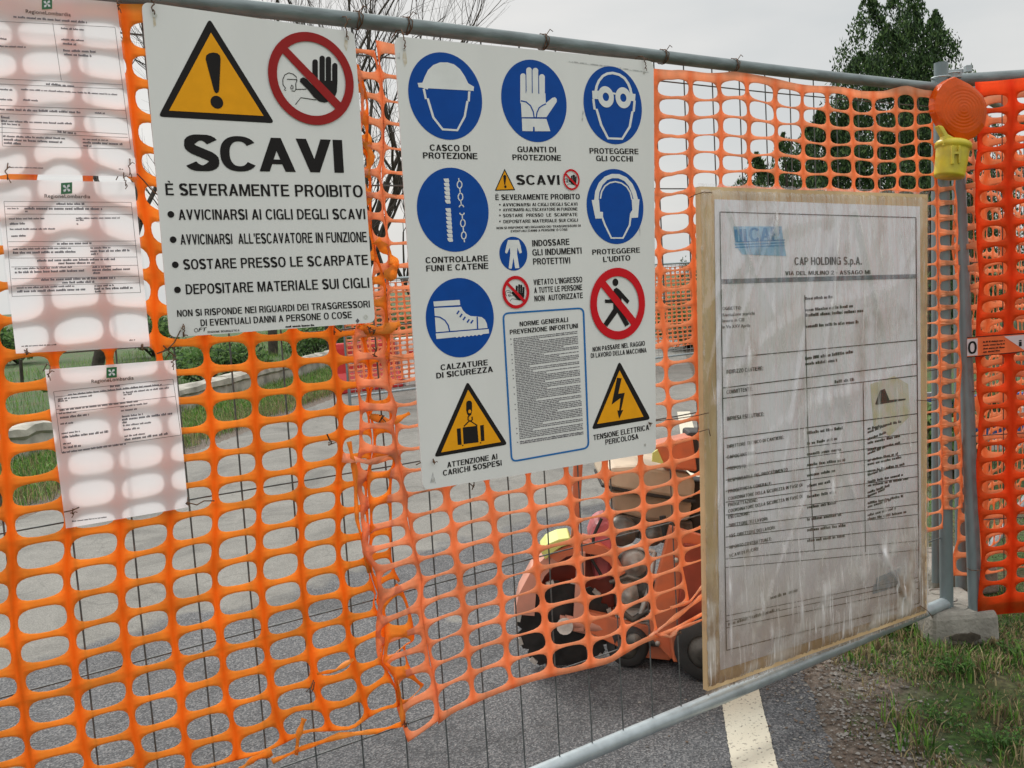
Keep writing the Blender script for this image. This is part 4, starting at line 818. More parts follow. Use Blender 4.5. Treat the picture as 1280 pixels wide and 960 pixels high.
mb = MB(); NX, NZ = 150, 120; rnd = random.Random(5); ridges = [(rnd.uniform(-.2, 1.2), rnd.choice((rnd.uniform(-.9, .9), rnd.uniform(-.25, .15))), rnd.uniform(.004, .011), rnd.uniform(.004, .013)) for _ in range(46)]
vs = []; CR = []
for j in range(NZ+1):
    for i in range(NX+1):
        u, v = -.008+1.016*i/NX, -.006+1.012*j/NZ
        x = (875*(1-u)+1159.5*u)*(1-v)+(884.5*(1-u)+1158*u)*v; y = (233*(1-u)+243*u)*(1-v)+(864*(1-u)+766*u)*v
        h = .004
        for a, s_, amp_, wd_ in ridges: h += amp_*math.exp(-((u-a-s_*v)/wd_)**2)*(.5+.5*math.sin(v*7+a*20))
        # folds fanning out below a pucker right of the middle
        if v > .44:
            fu, fv = u-.66, v-.44; an_ = math.atan2(fu, fv+.02); h += .006*max(0, math.sin(an_*17+math.sin(fv*9)))**2*min(1, fv*9)*max(0, 1-abs(an_)/1.1)
        h += .007*math.exp(-((u-.66)/.055)**2-((v-.455)/.035)**2)
        h += .004*max(0, math.sin((u*.55+v*1.6)*19+1.5*math.sin(u*5)))**6
        e = min(u+.008, 1.008-u, v+.006, 1.006-v); h = h*min(1, e*14)-(.012 if e < .012 else 0)
        if e < .02: x += rnd.uniform(-1.0, 1.0); y += rnd.uniform(-1.2, 1.2)
        vs.append(ip(x, y, OB+.004+h)); CR.append(max(0, min(1, (h-.0085)/.009))*(.5+.5*math.sin(v*31+u*17)**2))
mb.add(vs, [(j*(NX+1)+i, j*(NX+1)+i+1, (j+1)*(NX+1)+i+1, (j+1)*(NX+1)+i) for j in range(NZ) for i in range(NX)], 0, True); fo_ = mb.build('plastic_film', film, bd, recalc=False); fa_ = fo_.data.attributes.new('crease', 'FLOAT', 'POINT'); fa_.data.foreach_set('value', CR)
for pts in ([(862, 247), (870, 243), (880, 240), (890, 241)], [(872, 540), (880, 538), (886, 536), (888, 545)], [(1146, 500), (1158, 501), (1170, 500)], [(820, 526), (840, 524), (868, 520), (886, 516)], [(1150, 757), (1160, 764), (1166, 772)]):
    mb = MB(); mb.tube([ip(x, y, OB+.012) for x, y in pts], .0013, 5); mb.build('wire_tie', rust, bd)

# ------------------------------------------------------------------ second panel, end posts, concrete feet
p2 = thing('fence_panel', 'grey tubular steel fence panel with red orange net, right of the amber lamp', 'fence panel', (3.0, -.06, 0))
A2 = Vector((2.993, -.075, 0)); D2 = Vector((.83, -.557, 0))
LEN2 = 3.2
a_t, a_b = at(1190, 130, 3.36), at(1219, 775, 3.43)
mb = MB(); pt = at(1194, 108, 3.38); pb = at(1219.5, 752, 3.44); pb.z = .10
mb.tube([pb, pb.lerp(pt, .5), pt], .024, 16); mb.build('post', galv_p, p2)
def P2(d, z): return Vector((pb.x, pb.y, 0)) + D2*d + Vector((0, 0, z)) + (pt-pb)*0*d
mb = MB(); q0 = at(1192, 101, 3.38); q1 = q0+D2*LEN2; q1.z += 0; mb.tube([q0, q0.lerp(q1, .5)+Vector((0, 0, .006)), q1], .0235, 14); mb.build('top_tube', galv_d, p2)
mb = MB(); q2 = Vector((pb.x, pb.y, .145)); mb.tube([q2+D2*.0, q2+D2*LEN2], .0135, 12); mb.build('bottom_tube', mat('dark_net_hem', (.06, .05, .045), .7), p2)
for k in range(1, 27):
    x = k*.1105; mb = MB(); mb.tube([P2(x, .15)+FH*.012, P2(x, 2.0)+FH*.012], .0019, 6, caps=False); mb.build('wire', wire_m, p2)
for z_ in (.45, .76, 1.07, 1.38, 1.7): mb = MB(); mb.tube([P2(0, z_)+FH*.016, P2(LEN2, z_)+FH*.016], .0019, 6, caps=False); mb.build('wire', wire_m, p2)
for px, py in ((1213, 490), (1205, 270), (1219, 712)):
    p = at(px, py, 3.42); mb = MB(); mb.tube([p+RH*.025*math.cos(a)+FH*.025*math.sin(a)+Vector((0, 0, .001*a)) for a in [k*.45 for k in range(16)]], .0014, 5); mb.build('wire_wrap', rust, p2)
# front feet and the posts behind
conc = mat('weathered_concrete', (.30, .285, .25), .9, col2=(.15, .14, .12), scale=9, detail=9, bump=.6, lo=.25, hi=.6, bscale=60)
def foot(label, c, ang, L_=.50, W_=.24, H_=.125):
    d1 = Vector((math.cos(ang), math.sin(ang), 0)); d2 = Vector((-d1.y, d1.x, 0)); c = Vector(c)
    t = thing('concrete_foot', label, 'concrete base', c, 'concrete feet of the fence'); mb = MB(); n1, n2 = 8, 4
    o_ = [d1*(L_/2)*a+d2*(W_/2)*b for a, b in ((-.96, -1), (.96, -1), (1, -.9), (1, .9), (.96, 1), (-.96, 1), (-1, .9), (-1, -.9))]; n = 8
    vs = [c+p*1.0+Vector((0, 0, 0)) for p in o_]+[c+p*.97+Vector((0, 0, H_*.8)) for p in o_]+[c+p*.90+Vector((0, 0, H_)) for p in o_]
    fs = [tuple(range(n))[::-1], tuple(range(2*n, 3*n))]+[(k*n+i, k*n+(i+1) % n, (k+1)*n+(i+1) % n, (k+1)*n+i) for k in range(2) for i in range(n)]
    mb.add(vs, fs); mb.build('block', conc, t, bevel=.012)
    hm = mat('socket_shadow_hole', (.10, .095, .085), .95)
    for s_ in (-.28, 0, .28):
        mb = MB(); mb.lathe(c+d1*L_*s_+Vector((0, 0, H_-.012)), (0, 0, 1), [(.034, 0), (.034, .014), (.028, .0155), (.027, .004), (.0, .003)], 18); mb.build('socket', conc, t)
    return t
FA = math.atan2(FH.y, FH.x)
fc = onground(1209, 808); foot('front concrete foot under the two front end posts, chipped along its lower edge', fc+FH*.15, FA, .30, .25)
for px, label in ((1172, 'concrete foot behind the front one, at the back posts'),): foot(label, onground(1196, 742)+FH*.12, FA+.15, .34, .30)
foot('pale concrete foot left of the back posts behind the board', onground(1166, 728)+FH*.45-RH*.05, FA+1.2, .42, .22)
# chipped hollow in the front foot: solid patch, shade put in its dark colour
mb = MB(); rnd = random.Random(3); c0 = at(1208, 797, 3.405)
vs = [c0+RH*(.062*math.cos(a)*rnd.uniform(.75, 1.1))+Vector((0, 0, .018*math.sin(a)*rnd.uniform(.5, 1.1))) for a in [k*2*math.pi/18 for k in range(18)]]
for i_, o in enumerate([ob for ob in bpy.data.objects if ob.name.startswith('concrete_foot')][:1]):
    mb.prism(vs, FH*.02); mb.build('chipped_hollow', mat('hollow_shade_concrete', (.05, .042, .03), .95, var=.4, scale=40), o)
p3 = thing('fence_panel', 'fence panel behind the corner, its posts between and left of the front end posts', 'fence panel', (3.0, .2, 0))
for (x0, y0, d0), (x1, y1, d1), r in (((1197, 88, 3.62), (1201.5, 735, 3.70), .021), ((1169.5, 100, 3.75), (1170, 728, 3.82), .0165)):
    mb = MB(); mb.tube([at(x0, y0, d0), at(x1, y1, d1)], r, 14); mb.build('post', galv_p, p3)
D3 = Vector((.943, .333, 0)); b3 = at(1201.5, 735, 3.70); t3 = at(1197, 100, 3.62)
mb = MB(); mb.tube([t3, t3+D3*3.4], .019, 12); mb.build('top_tube', galv_d, p3)
mb = MB(); mb.tube([b3, b3+D3*3.4], .018, 12); mb.build('bottom_tube', galv, p3)
for k in range(1, 28): mb = MB(); a_ = b3+D3*.12*k; mb.tube([a_, Vector((a_.x, a_.y, 1.98))], .0018, 5, caps=False); mb.build('wire', wire_m, p3)
for z_ in (.5, .9, 1.3, 1.7): mb = MB(); mb.tube([Vector((b3.x, b3.y, z_)), Vector((b3.x, b3.y, z_))+D3*3.4], .0018, 5, caps=False); mb.build('wire', wire_m, p3)
# clamps and the short stub at the top of the corner
mb = MB(); c = at(1186, 93, 3.36)
mb.box(c+RH*.012, RH*.030, FH*.012, Vector((0, 0, .014))); mb.build('clamp', galv, fp, bevel=.002); mb = MB(); mb.box(at(1210, 86, 3.40), RH*.012, FH*.01, Vector((0, 0, .012))); mb.build('clamp_bolt', galv, fp, bevel=.002); mb = MB()
mb.tube([at(1176, 97, 3.26)+RH*.03*math.cos(a)+FH*.03*math.sin(a) for a in [k*.5 for k in range(14)]], .0028, 6); mb.build('wire_wrap', galv, fp); mb = MB(); mb.tube([at(1190, 92, 3.36)+RH*.026*math.cos(a)+FH*.026*math.sin(a) for a in [k*.5 for k in range(14)]], .0028, 6)
mb.build('wire_wrap', galv, fp)
# nets on the right: regular lattice in the plane of the second and third panels
def regular(org, D, pu, pv, ztop, noise=.006, seed=0):
    rnd = random.Random(seed); a, b = rnd.uniform(0, 6), rnd.uniform(0, 6)
    return (lambda u, v: (u*pu+noise*math.sin(v*.8+a), ztop-v*pv+noise*math.sin(u*1.1+b)+noise*.6*math.sin(v*2.3+u))), (lambda x, z_, o: Vector((org.x, org.y, 0))+D*x+Vector((0, 0, z_))-Vector((-D.y, D.x, 0))*o*(1 if True else 1))
rn1 = thing('safety_net', 'saturated red orange safety net with narrow slots on the panel right of the lamp', 'safety net', (pb.x+.02, pb.y-.02, 0))
P_, T_ = regular(pb, D2, .118, .064, 1.93, seed=1); net('netting', P_, 0, 25, 0, 27, net_red, rn1, hw=.36, hh=.375, exp=2.6, off=.022, amp=.004, jit=.02, seed=21, to3d=lambda a, b, o: T_(a+.06, b, o), topband=.6, botband=1.0)
rn2 = thing('safety_net', 'second paler orange net hanging just behind the one right of the lamp', 'safety net', (pb.x+.02, pb.y+.12, 0))
P_, T2_ = regular(pb, D2, .094, .071, 1.90, seed=2, noise=.012); net('netting', P_, 0, 30, 0, 23, net_r, rn2, hw=.40, hh=.36, off=-.09, amp=.012, jit=.05, seed=22, to3d=lambda a, b, o: T2_(a+.03, b, o), topband=.4)
rn3 = thing('safety_net', 'orange net on the fence panel running back behind the corner posts', 'safety net', (b3.x+.1, b3.y+.1, 0))
P_, T3_ = regular(b3, D3, .10, .062, 1.86, seed=3, noise=.01); net('netting', P_, 0, 32, 0, 27, net_r, rn3, hw=.41, hh=.38, off=.03, amp=.006, jit=.03, seed=23, to3d=lambda a, b, o: T3_(a+.06, b, o))
# printed ribbon across the red net
rb = thing('printed_ribbon', 'orange and white printed plastic ribbon with a black O across the red net', 'ribbon', tuple(P2(.3, 1.0)), None)
def PR(px, py, o=.0):      # on a plane just in front of the second panel's net
    d = ray(px, py); n_ = Vector((-D2.y, D2.x, 0)); org = Vector((pb.x, pb.y, 0))-n_*(.034+o); t = (org-CAM).dot(n_)/d.dot(n_); return CAM+d*t
rib_o = translucent(mat('orange_ribbon_plastic', (.85, .17, .05), .4, var=.1, scale=10), .3); rib_w = mat('pink_white_ribbon', (.62, .48, .50), .45, var=.06, scale=10)
mb = MB(); mb.add([PR(*p) for p in ((1209, 422), (1280, 416.7), (1345, 411.5), (1420, 405), (1420, 426), (1345, 433), (1280, 439.5), (1209, 446.5))], [(0, 1, 6, 7), (1, 2, 5, 6), (2, 3, 4, 5)]); mb.build('band', rib_o, rb, recalc=False)
mb = MB(); PRm = lambda o: (lambda a, b: PR(a, b, o))
mb.add([PR(*p, .001) for p in ((1209, 424), (1222, 423), (1222, 444), (1209, 445))], [(0, 1, 2, 3)]); mb.add([PR(*p, .001) for p in ((1255, 420.5), (1345, 413), (1345, 431), (1280, 437.5))], [(0, 1, 2, 3)]); mb.build('white_field', rib_w, rb, recalc=False)
mb = MB()
for a in ((1209, 422, 1345, 411.8), (1209, 446.5, 1345, 433)): mb.add([PR(a[0], a[1]-.5, .0015), PR(a[2], a[3]-.5, .0015), PR(a[2], a[3]+.6, .0015), PR(a[0], a[1]+.6, .0015)], [(0, 1, 2, 3)])
text(mb, 'O', 1210, 442.5, 1221, 441.7, 15.5, 0, bold=.04, lean=0, to3d=PRm(.002)); text(mb, 'i', 1273.5, 433, 1277.5, 432.6, 8.5, 0, bold=.05, lean=0, to3d=PRm(.002)); text(mb, 'i', 1281, 432.3, 1285, 432, 8.5, 0, bold=.05, lean=0, to3d=PRm(.002))
for k in range(4): dashes(mb, 1229, 428.5+k*4.2, 1256-(k == 3)*6, 426.4+k*4.2, 2.0, 0, to3d=PRm(.002))
mb.build('lettering', blk, rb, recalc=False)

# ------------------------------------------------------------------ amber warning lamp
lp = thing('warning_lamp', 'amber warning lamp with a yellow battery case hanging on the corner posts', 'warning lamp', tuple(at(1190, 225, 3.18)))
amber = mat('amber_lens', (.80, .125, .005), .2, var=.12, scale=14, spec=.3); am2 = amber.node_tree.nodes['Principled BSDF']; am2.inputs['Coat Weight'].default_value = .12; translucent(amber, .35)
yelm = mat('yellow_plastic_case', (.72, .60, .035), .38, col2=(.52, .43, .05), scale=16, bump=.06)
DL = 3.19; zc = lambda p: zm(p, 1120, 60, 4)
outl = zc([(288, 143), (325, 162), (362, 182), (398, 208), (428, 240), (444, 275), (450, 312), (446, 352), (438, 392), (420, 422), (395, 445), (360, 462), (325, 466), (292, 452), (262, 428), (232, 398), (208, 362), (192, 322), (186, 282), (190, 248), (203, 212), (225, 180), (255, 158)])
cx_, cy_ = zc([(322, 310)])[0]; N_ = len(outl); rings = [(1.0, .0), (.985, .008), (.90, .012), (.84, .0145)]+[(.80-.06*k, .0155+.0007*k+(.0005 if k % 2 else -.0002)) for k in range(13)]+[(.02, .0245)]
FWD = (FW*1.0); lens_n = -(FH*.97)+RH*.10
mb = MB(); vs = []; prev = None
for s_, h in rings:
    for x, y in outl:
        # rings become round towards the middle
        ax, ay = x-cx_, y-cy_; l = math.hypot(ax, ay); rr = 33.5; k = min(1, (1-s_)*4); tx, ty = ax*(1-k)+ax/l*rr*k, ay*(1-k)+ay/l*rr*k
        vs.append(at(cx_+tx*s_, cy_+ty*s_, DL)+lens_n*h)
nr_ = len(rings)
fs = [(r*N_+i, r*N_+(i+1) % N_, (r+1)*N_+(i+1) % N_, (r+1)*N_+i) for r in range(nr_-1) for i in range(N_)]; fs.append(tuple((nr_-1)*N_+i for i in range(N_)))
mb.add(vs, fs, 0, False); back = [at(x, y, DL)-lens_n*.03 for x, y in outl]; b = len(mb.v); mb.v += [tuple(v) for v in back]
mb.f += [(i, (i+1) % N_, b+(i+1) % N_, b+i) for i in range(N_)]+[tuple(b+i for i in range(N_))]; mb.m += [0]*(N_+1); mb.sm += [False]*(N_+1); mb.build('lens', amber, lp, bevel=0)
mb = MB(); mb.prism([at(x, y, DL+.03) for x, y in zc([(196, 250), (240, 200), (330, 190), (420, 260), (440, 330), (400, 430), (300, 445), (220, 390)])], FH*.012); mb.build('lens_ring', yelm, lp)
mb = MB(); mb.prism([at(x, y, DL-.01) for x, y in zc([(210, 385), (236, 388), (262, 430), (300, 450), (345, 455), (350, 490), (235, 490), (240, 440)])], FH*.035); mb.build('neck', yelm, lp, bevel=.004)
ct, cb_ = at(1191.8, 181, DL+.025), at(1186.8, 219, DL+.025); ax_ = cb_-ct; Lh = ax_.length; k_ = DL/FPX
mb = MB(); mb.lathe(ct, ax_, [(0, -.012), (17*k_, -.012), (20.5*k_, -.007), (21.8*k_, 0), (21.8*k_, .012), (20.0*k_, .014), (19.6*k_, .02), (18.2*k_, Lh), (17.6*k_, Lh+.006), (0, Lh+.008)], 32); mb.build('battery_case', yelm, lp)
mb = MB()
for x0, x1, y0, y1 in ((276, 288, 490, 580), (310, 320, 490, 575), (284, 316, 520, 532)):
    mb.box(at(*zc([((x0+x1)/2, (y0+y1)/2)])[0], DL-.032), RH*((x1-x0)/8*k_), FH*.006, Vector((0, 0, (y1-y0)/8*k_)))
mb.build('latch', yelm, lp, bevel=.0015)
mb = MB(); mb.tube([at(1183, 170, DL+.03), at(1180, 150, DL+.06), at(1178, 120, DL+.06)], .004, 6); mb.build('hook', galv, lp)

# ------------------------------------------------------------------ ground, road, markings
def ground_mat():
    m = bpy.data.materials.new('verge_soil_and_grass'); m.use_nodes = True; t = m.node_tree; p = t.nodes['Principled BSDF']; p.inputs['Roughness'].default_value = .95
    tc = t.nodes.new('ShaderNodeTexCoord'); n1 = t.nodes.new('ShaderNodeTexNoise'); n1.inputs['Scale'].default_value = 2.2; n1.inputs['Detail'].default_value = 8
    n2 = t.nodes.new('ShaderNodeTexNoise'); n2.inputs['Scale'].default_value = 45; n2.inputs['Detail'].default_value = 8
    r1 = t.nodes.new('ShaderNodeValToRGB'); e = r1.color_ramp.elements; e[0].position = .48; e[0].color = (.045, .10, .018, 1); e[1].position = .68; e[1].color = (.10, .085, .045, 1)
    r2 = t.nodes.new('ShaderNodeValToRGB'); e = r2.color_ramp.elements; e[0].position = .3; e[0].color = (.35, .35, .35, 1); e[1].position = .7; e[1].color = (1.25, 1.25, 1.2, 1)
    mx = t.nodes.new('ShaderNodeMixRGB'); mx.blend_type = 'MULTIPLY'; mx.inputs[0].default_value = 1
    L_ = t.links.new; L_(tc.outputs['Object'], n1.inputs['Vector']); L_(tc.outputs['Object'], n2.inputs['Vector']); L_(n1.outputs['Fac'], r1.inputs[0]); L_(n2.outputs['Fac'], r2.inputs[0]); L_(r1.outputs[0], mx.inputs[1]); L_(r2.outputs[0], mx.inputs[2]); L_(mx.outputs[0], p.inputs['Base Color'])
    # trodden gravelly soil next to the asphalt edge, greener away from it
    dp = t.nodes.new('ShaderNodeVectorMath'); dp.operation = 'DOT_PRODUCT'; dp.inputs[1].default_value = tuple(ROAD_N); L_(tc.outputs['Object'], dp.inputs[0])
    ab = t.nodes.new('ShaderNodeMath'); ab.operation = 'ADD'; ab.inputs[1].default_value = .87; L_(dp.outputs['Value'], ab.inputs[0]); a2 = t.nodes.new('ShaderNodeMath'); a2.operation = 'ABSOLUTE'; L_(ab.outputs[0], a2.inputs[0])
    n3 = t.nodes.new('ShaderNodeTexNoise'); n3.inputs['Scale'].default_value = 5; n3.inputs['Detail'].default_value = 8; L_(tc.outputs['Object'], n3.inputs['Vector']); m3 = t.nodes.new('ShaderNodeMath'); m3.operation = 'MULTIPLY_ADD'; m3.inputs[1].default_value = .9; L_(n3.outputs['Fac'], m3.inputs[0]); L_(a2.outputs[0], m3.inputs[2])
    r3 = t.nodes.new('ShaderNodeMapRange'); r3.inputs['From Min'].default_value = 3.05; r3.inputs['From Max'].default_value = 3.3; L_(m3.outputs[0], r3.inputs['Value'])
    soil = t.nodes.new('ShaderNodeValToRGB'); e = soil.color_ramp.elements; e[0].position = .3; e[0].color = (.065, .047, .034, 1); e[1].position = .7; e[1].color = (.20, .165, .135, 1); L_(n2.outputs['Fac'], soil.inputs[0])
    m4 = t.nodes.new('ShaderNodeMixRGB'); L_(r3.outputs[0], m4.inputs[0]); L_(soil.outputs[0], m4.inputs[1]); L_(mx.outputs[0], m4.inputs[2]); L_(m4.outputs[0], p.inputs['Base Color'])
    b = t.nodes.new('ShaderNodeBump'); b.inputs['Strength'].default_value = .8; b.inputs['Distance'].default_value = .02; L_(n2.outputs['Fac'], b.inputs['Height']); L_(b.outputs[0], p.inputs['Normal']); return m
gm = ground_mat()
def strip(name, s0, s1, t0, t1, z, m, nt_=1, rag=0, seed=0):
    rnd = random.Random(seed); vs = []
    for k in range(nt_+1):
        t = t0+(t1-t0)*k/nt_; vs += [rn(s0+(rnd.uniform(-rag, rag) if rag else 0), t, z), rn(s1+(rnd.uniform(-rag, rag) if rag else 0), t, z)]
    mb = MB(); mb.add(vs, [(2*k, 2*k+1, 2*k+3, 2*k+2) for k in range(nt_)]); o = mb.build(name, m, recalc=False); o['kind'] = 'structure'; return o
strip('ground', -600, 600, -600, 900, 0, gm)
asp = bpy.data.materials.new('patched_asphalt'); asp.use_nodes = True; t_ = asp.node_tree; p_ = t_.nodes['Principled BSDF']; p_.inputs['Roughness'].default_value = .85; n_ = t_.nodes.new; l_ = t_.links.new
tcg = n_('ShaderNodeTexCoord')
def noise(scale, det=6, vec=None, dist=0, rough=.5):
    n = n_('ShaderNodeTexNoise'); n.inputs['Scale'].default_value = scale; n.inputs['Detail'].default_value = det; n.inputs['Distortion'].default_value = dist; n.inputs['Roughness'].default_value = rough; l_(vec or tcg.outputs['Object'], n.inputs['Vector']); return n
def ramp(src, *st):
    r = n_('ShaderNodeValToRGB'); e = r.color_ramp.elements
    while len(e) < len(st): e.new(.5)
    for q, (p, c) in zip(e, st): q.position = p; q.color = (*(c if isinstance(c, tuple) else (c, c, c)), 1)
    l_(src, r.inputs[0]); return r
def math_(op, a, b):
    m = n_('ShaderNodeMath'); m.operation = op
    for i, v in enumerate((a, b)):
        if isinstance(v, (int, float)): m.inputs[i].default_value = v
        else: l_(v, m.inputs[i])
    return m.outputs[0]
# old pale asphalt beyond an irregular laid edge, newer dark asphalt nearer the fence
sp = n_('ShaderNodeSeparateXYZ'); l_(tcg.outputs['Object'], sp.inputs[0])
n_edge = noise(1.1, 7, rough=.6)
lin = math_('ADD', math_('MULTIPLY', sp.outputs['X'], -.10), sp.outputs['Y'])     # y - .1x
edge = math_('ADD', lin, math_('MULTIPLY', math_('SUBTRACT', n_edge.outputs['Fac'], .5), 1.5))
emask = ramp(edge, (0, 0), (1, 1)); emask.color_ramp.elements[0].position = 0; 
mrg = n_('ShaderNodeMapRange'); mrg.inputs['From Min'].default_value = 2.16; mrg.inputs['From Max'].default_value = 2.28; l_(edge, mrg.inputs['Value'])
n_p = noise(.55, 5, rough=.6); patch = ramp(n_p.outputs['Fac'], (.60, 0), (.615, 1))
mxm = n_('ShaderNodeMath'); mxm.operation = 'MAXIMUM'; l_(mrg.outputs[0], mxm.inputs[0]); l_(patch.outputs[0], mxm.inputs[1])
g1 = noise(160, 2); gv = n_('ShaderNodeTexVoronoi'); gv.inputs['Scale'].default_value = 190; l_(tcg.outputs['Object'], gv.inputs['Vector'])
dark = ramp(gv.outputs['Color'], (.15, (.04, .042, .046)), (.55, (.085, .088, .094)), (.9, (.19, .19, .19)))
pale = ramp(g1.outputs['Fac'], (.3, (.13, .127, .115)), (.7, (.235, .23, .208)))
mxc = n_('ShaderNodeMixRGB'); l_(mxm.outputs[0], mxc.inputs[0]); l_(dark.outputs[0], mxc.inputs[1]); l_(pale.outputs[0], mxc.inputs[2])
n_w = noise(1.7, 9, rough=.72, dist=.8); wear = ramp(n_w.outputs['Fac'], (.34, .66), (.5, 1.0), (.66, 1.22)); mw = n_('ShaderNodeMixRGB'); mw.blend_type = 'MULTIPLY'; mw.inputs[0].default_value = 1; l_(mxc.outputs[0], mw.inputs[1]); l_(wear.outputs[0], mw.inputs[2])
vc = n_('ShaderNodeTexVoronoi'); vc.feature = 'DISTANCE_TO_EDGE'; vc.inputs['Scale'].default_value = .9; wv = noise(3, 5); vadd = n_('ShaderNodeVectorMath'); vadd.operation = 'ADD'; vs_ = n_('ShaderNodeVectorMath'); vs_.operation = 'SCALE'; vs_.inputs['Scale'].default_value = .5; l_(wv.outputs['Color'], vs_.inputs[0]); l_(tcg.outputs['Object'], vadd.inputs[0]); l_(vs_.outputs[0], vadd.inputs[1]); l_(vadd.outputs[0], vc.inputs['Vector'])
crk = ramp(vc.outputs['Distance'], (.003, .75), (.009, 1)); mk = n_('ShaderNodeMixRGB'); mk.blend_type = 'MULTIPLY'; mk.inputs[0].default_value = .8; l_(mw.outputs[0], mk.inputs[1]); l_(crk.outputs[0], mk.inputs[2])
l_(mk.outputs[0], p_.inputs['Base Color'])
bpn = n_('ShaderNodeBump'); bpn.inputs['Strength'].default_value = .7; bpn.inputs['Distance'].default_value = .004; l_(gv.outputs['Distance'], bpn.inputs['Height']); l_(bpn.outputs[0], p_.inputs['Normal'])
strip('road', -3.24, 1.56, -20, 300, .004, asp, 6000, .018, 2)
line_m = mat('worn_road_paint', (.60, .56, .45), .8, col2=(.26, .235, .19), scale=95, lo=.33, hi=.42, detail=9, bump=.3)
strip('road_line', 1.268, 1.395, -6, 8, .008, line_m, 1500, .0018, 5)
dust = mat('dusty_verge_edge', (.15, .125, .10), .95, col2=(.085, .07, .052), scale=22, detail=9, bump=.9, lo=.3, hi=.7)
# pebbles
def pebbles(name, boxes, n, m, seed, rs=(.002, .007)):
    rnd = random.Random(seed); mb = MB()
    base = [(0, 0, 1), (1, 0, 0), (0, 1, 0), (-1, 0, 0), (0, -1, 0), (0, 0, -.4)]; fs = [(0, 1, 2), (0, 2, 3), (0, 3, 4), (0, 4, 1), (5, 2, 1), (5, 3, 2), (5, 4, 3), (5, 1, 4)]
    for _ in range(n):
        s0, s1, t0, t1 = rnd.choice(boxes); c = rn(rnd.gauss((s0+s1)/2, (s1-s0)/4), rnd.uniform(t0, t1), .012); r = rnd.uniform(*rs)*rnd.choice((.6, 1, 1, 1.5)); a = rnd.uniform(0, 6)
        mb.add([c+Vector(((x*math.cos(a)-y*math.sin(a))*r*rnd.uniform(.7, 1.2), (x*math.sin(a)+y*math.cos(a))*r*rnd.uniform(.7, 1.2), z*r*.6-.006)) for x, y, z in base], fs, rnd.randint(0, 2))
    o = mb.build(name, m, recalc=False); o['kind'] = 'stuff'; return o
stones = [mat('pale_stone', (.27, .255, .235), .9), mat('grey_stone', (.15, .14, .13), .9), mat('brown_stone', (.14, .105, .08), .9)]
o = pebbles('gravel', [(1.48, 1.90, -1.6, 2.2)]*5+[(1.1, 2.1, -1.6, 2)]+[(-3.7, -3.2, 2, 12)], 11000, stones, 4); tag(o, 'loose gravel along the edge of the asphalt', 'gravel')
# ------------------------------------------------------------------ grass
gms = [mat('grass_green', (.09, .22, .028), .7), mat('grass_dark', (.04, .115, .016), .75), mat('grass_bright', (.17, .34, .045), .65), mat('grass_dry', (.36, .30, .16), .85), mat('grass_brown', (.17, .13, .075), .9)]
for g_ in gms: translucent(g_, .3)
def grass(name, spots, seed, label, wts=(3, 3, 2, 5, 3)):
    rnd = random.Random(seed); V = []; F = []; mi = []
    for c, h, n, spread, dry in spots:
        for _ in range(n):
            a = rnd.uniform(0, 6.283); r = spread*math.sqrt(rnd.random()); x, y = c.x+r*math.cos(a), c.y+r*math.sin(a); hh = h*rnd.uniform(.4, 1.2); wd = rnd.uniform(.0012, .0028)*(1+hh*3); b = rnd.uniform(0, 6.283); ln = rnd.uniform(.1, .9)*hh
            dx, dy = math.cos(b), math.sin(b); k = len(V)
            V += [(x-dy*wd, y+dx*wd, .003), (x+dy*wd, y-dx*wd, .003), (x+dx*ln*.35-dy*wd*.8, y+dy*ln*.35+dx*wd*.8, hh*.6), (x+dx*ln*.35+dy*wd*.8, y+dy*ln*.35-dx*wd*.8, hh*.6), (x+dx*ln, y+dy*ln, hh*rnd.uniform(.75, 1))]
            F += [(k, k+1, k+3, k+2), (k+2, k+3, k+4)]; m = rnd.choices(range(5), wts if rnd.random() > dry else (1, 1, 0, 5, 5))[0]; mi += [m, m]
    mb = MB(); mb.v = V; mb.f = F; mb.m = mi; mb.sm = [False]*len(F); o = mb.build(name, gms, recalc=False); tag(o, label, 'grass', kind='stuff'); return o
rnd = random.Random(31); spots = []
def clump(s, t):    # patchy cover
    v = math.sin(s*5.1+t*1.7)+math.sin(t*6.3-s*2.2)+math.sin(s*13+t*9)*.6; return v
for _ in range(15000):
    s = 1.64+abs(rnd.gauss(0, .8)) if rnd.random() < .8 else rnd.uniform(1.62, 7); t = rnd.uniform(-1.8, 2.6) if rnd.random() < .8 else rnd.uniform(2, 6)
    near = s < 3.2 and t < 2.2
    if s < 1.95 and rnd.random() < (1.95-s)*2.2: continue
    c = rn(s, t)
    v = clump(s, t)
    if v < 0 and rnd.random() < .78: continue
    spots.append((c, rnd.uniform(.014, .034)*(1.35 if v > .9 else .85), rnd.randint(6, 14), .035, .55 if v < .4 else .25))
for px, py in ((1110, 795), (1128, 785), (1140, 800), (1078, 830), (1160, 820), (1205, 848), (1190, 832), (1232, 838), (1144, 940), (1148, 915), (1250, 900), (1255, 950), (1120, 905), (1270, 830), (1092, 812)):
    c = onground(px, py); spots.append((c, .085, 26, .05, .1)); spots.append((c, .06, 30, .07, .1))
grass('verge_grass', spots, 5, 'patchy short grass and dry straw on the verge beside the fence foot')
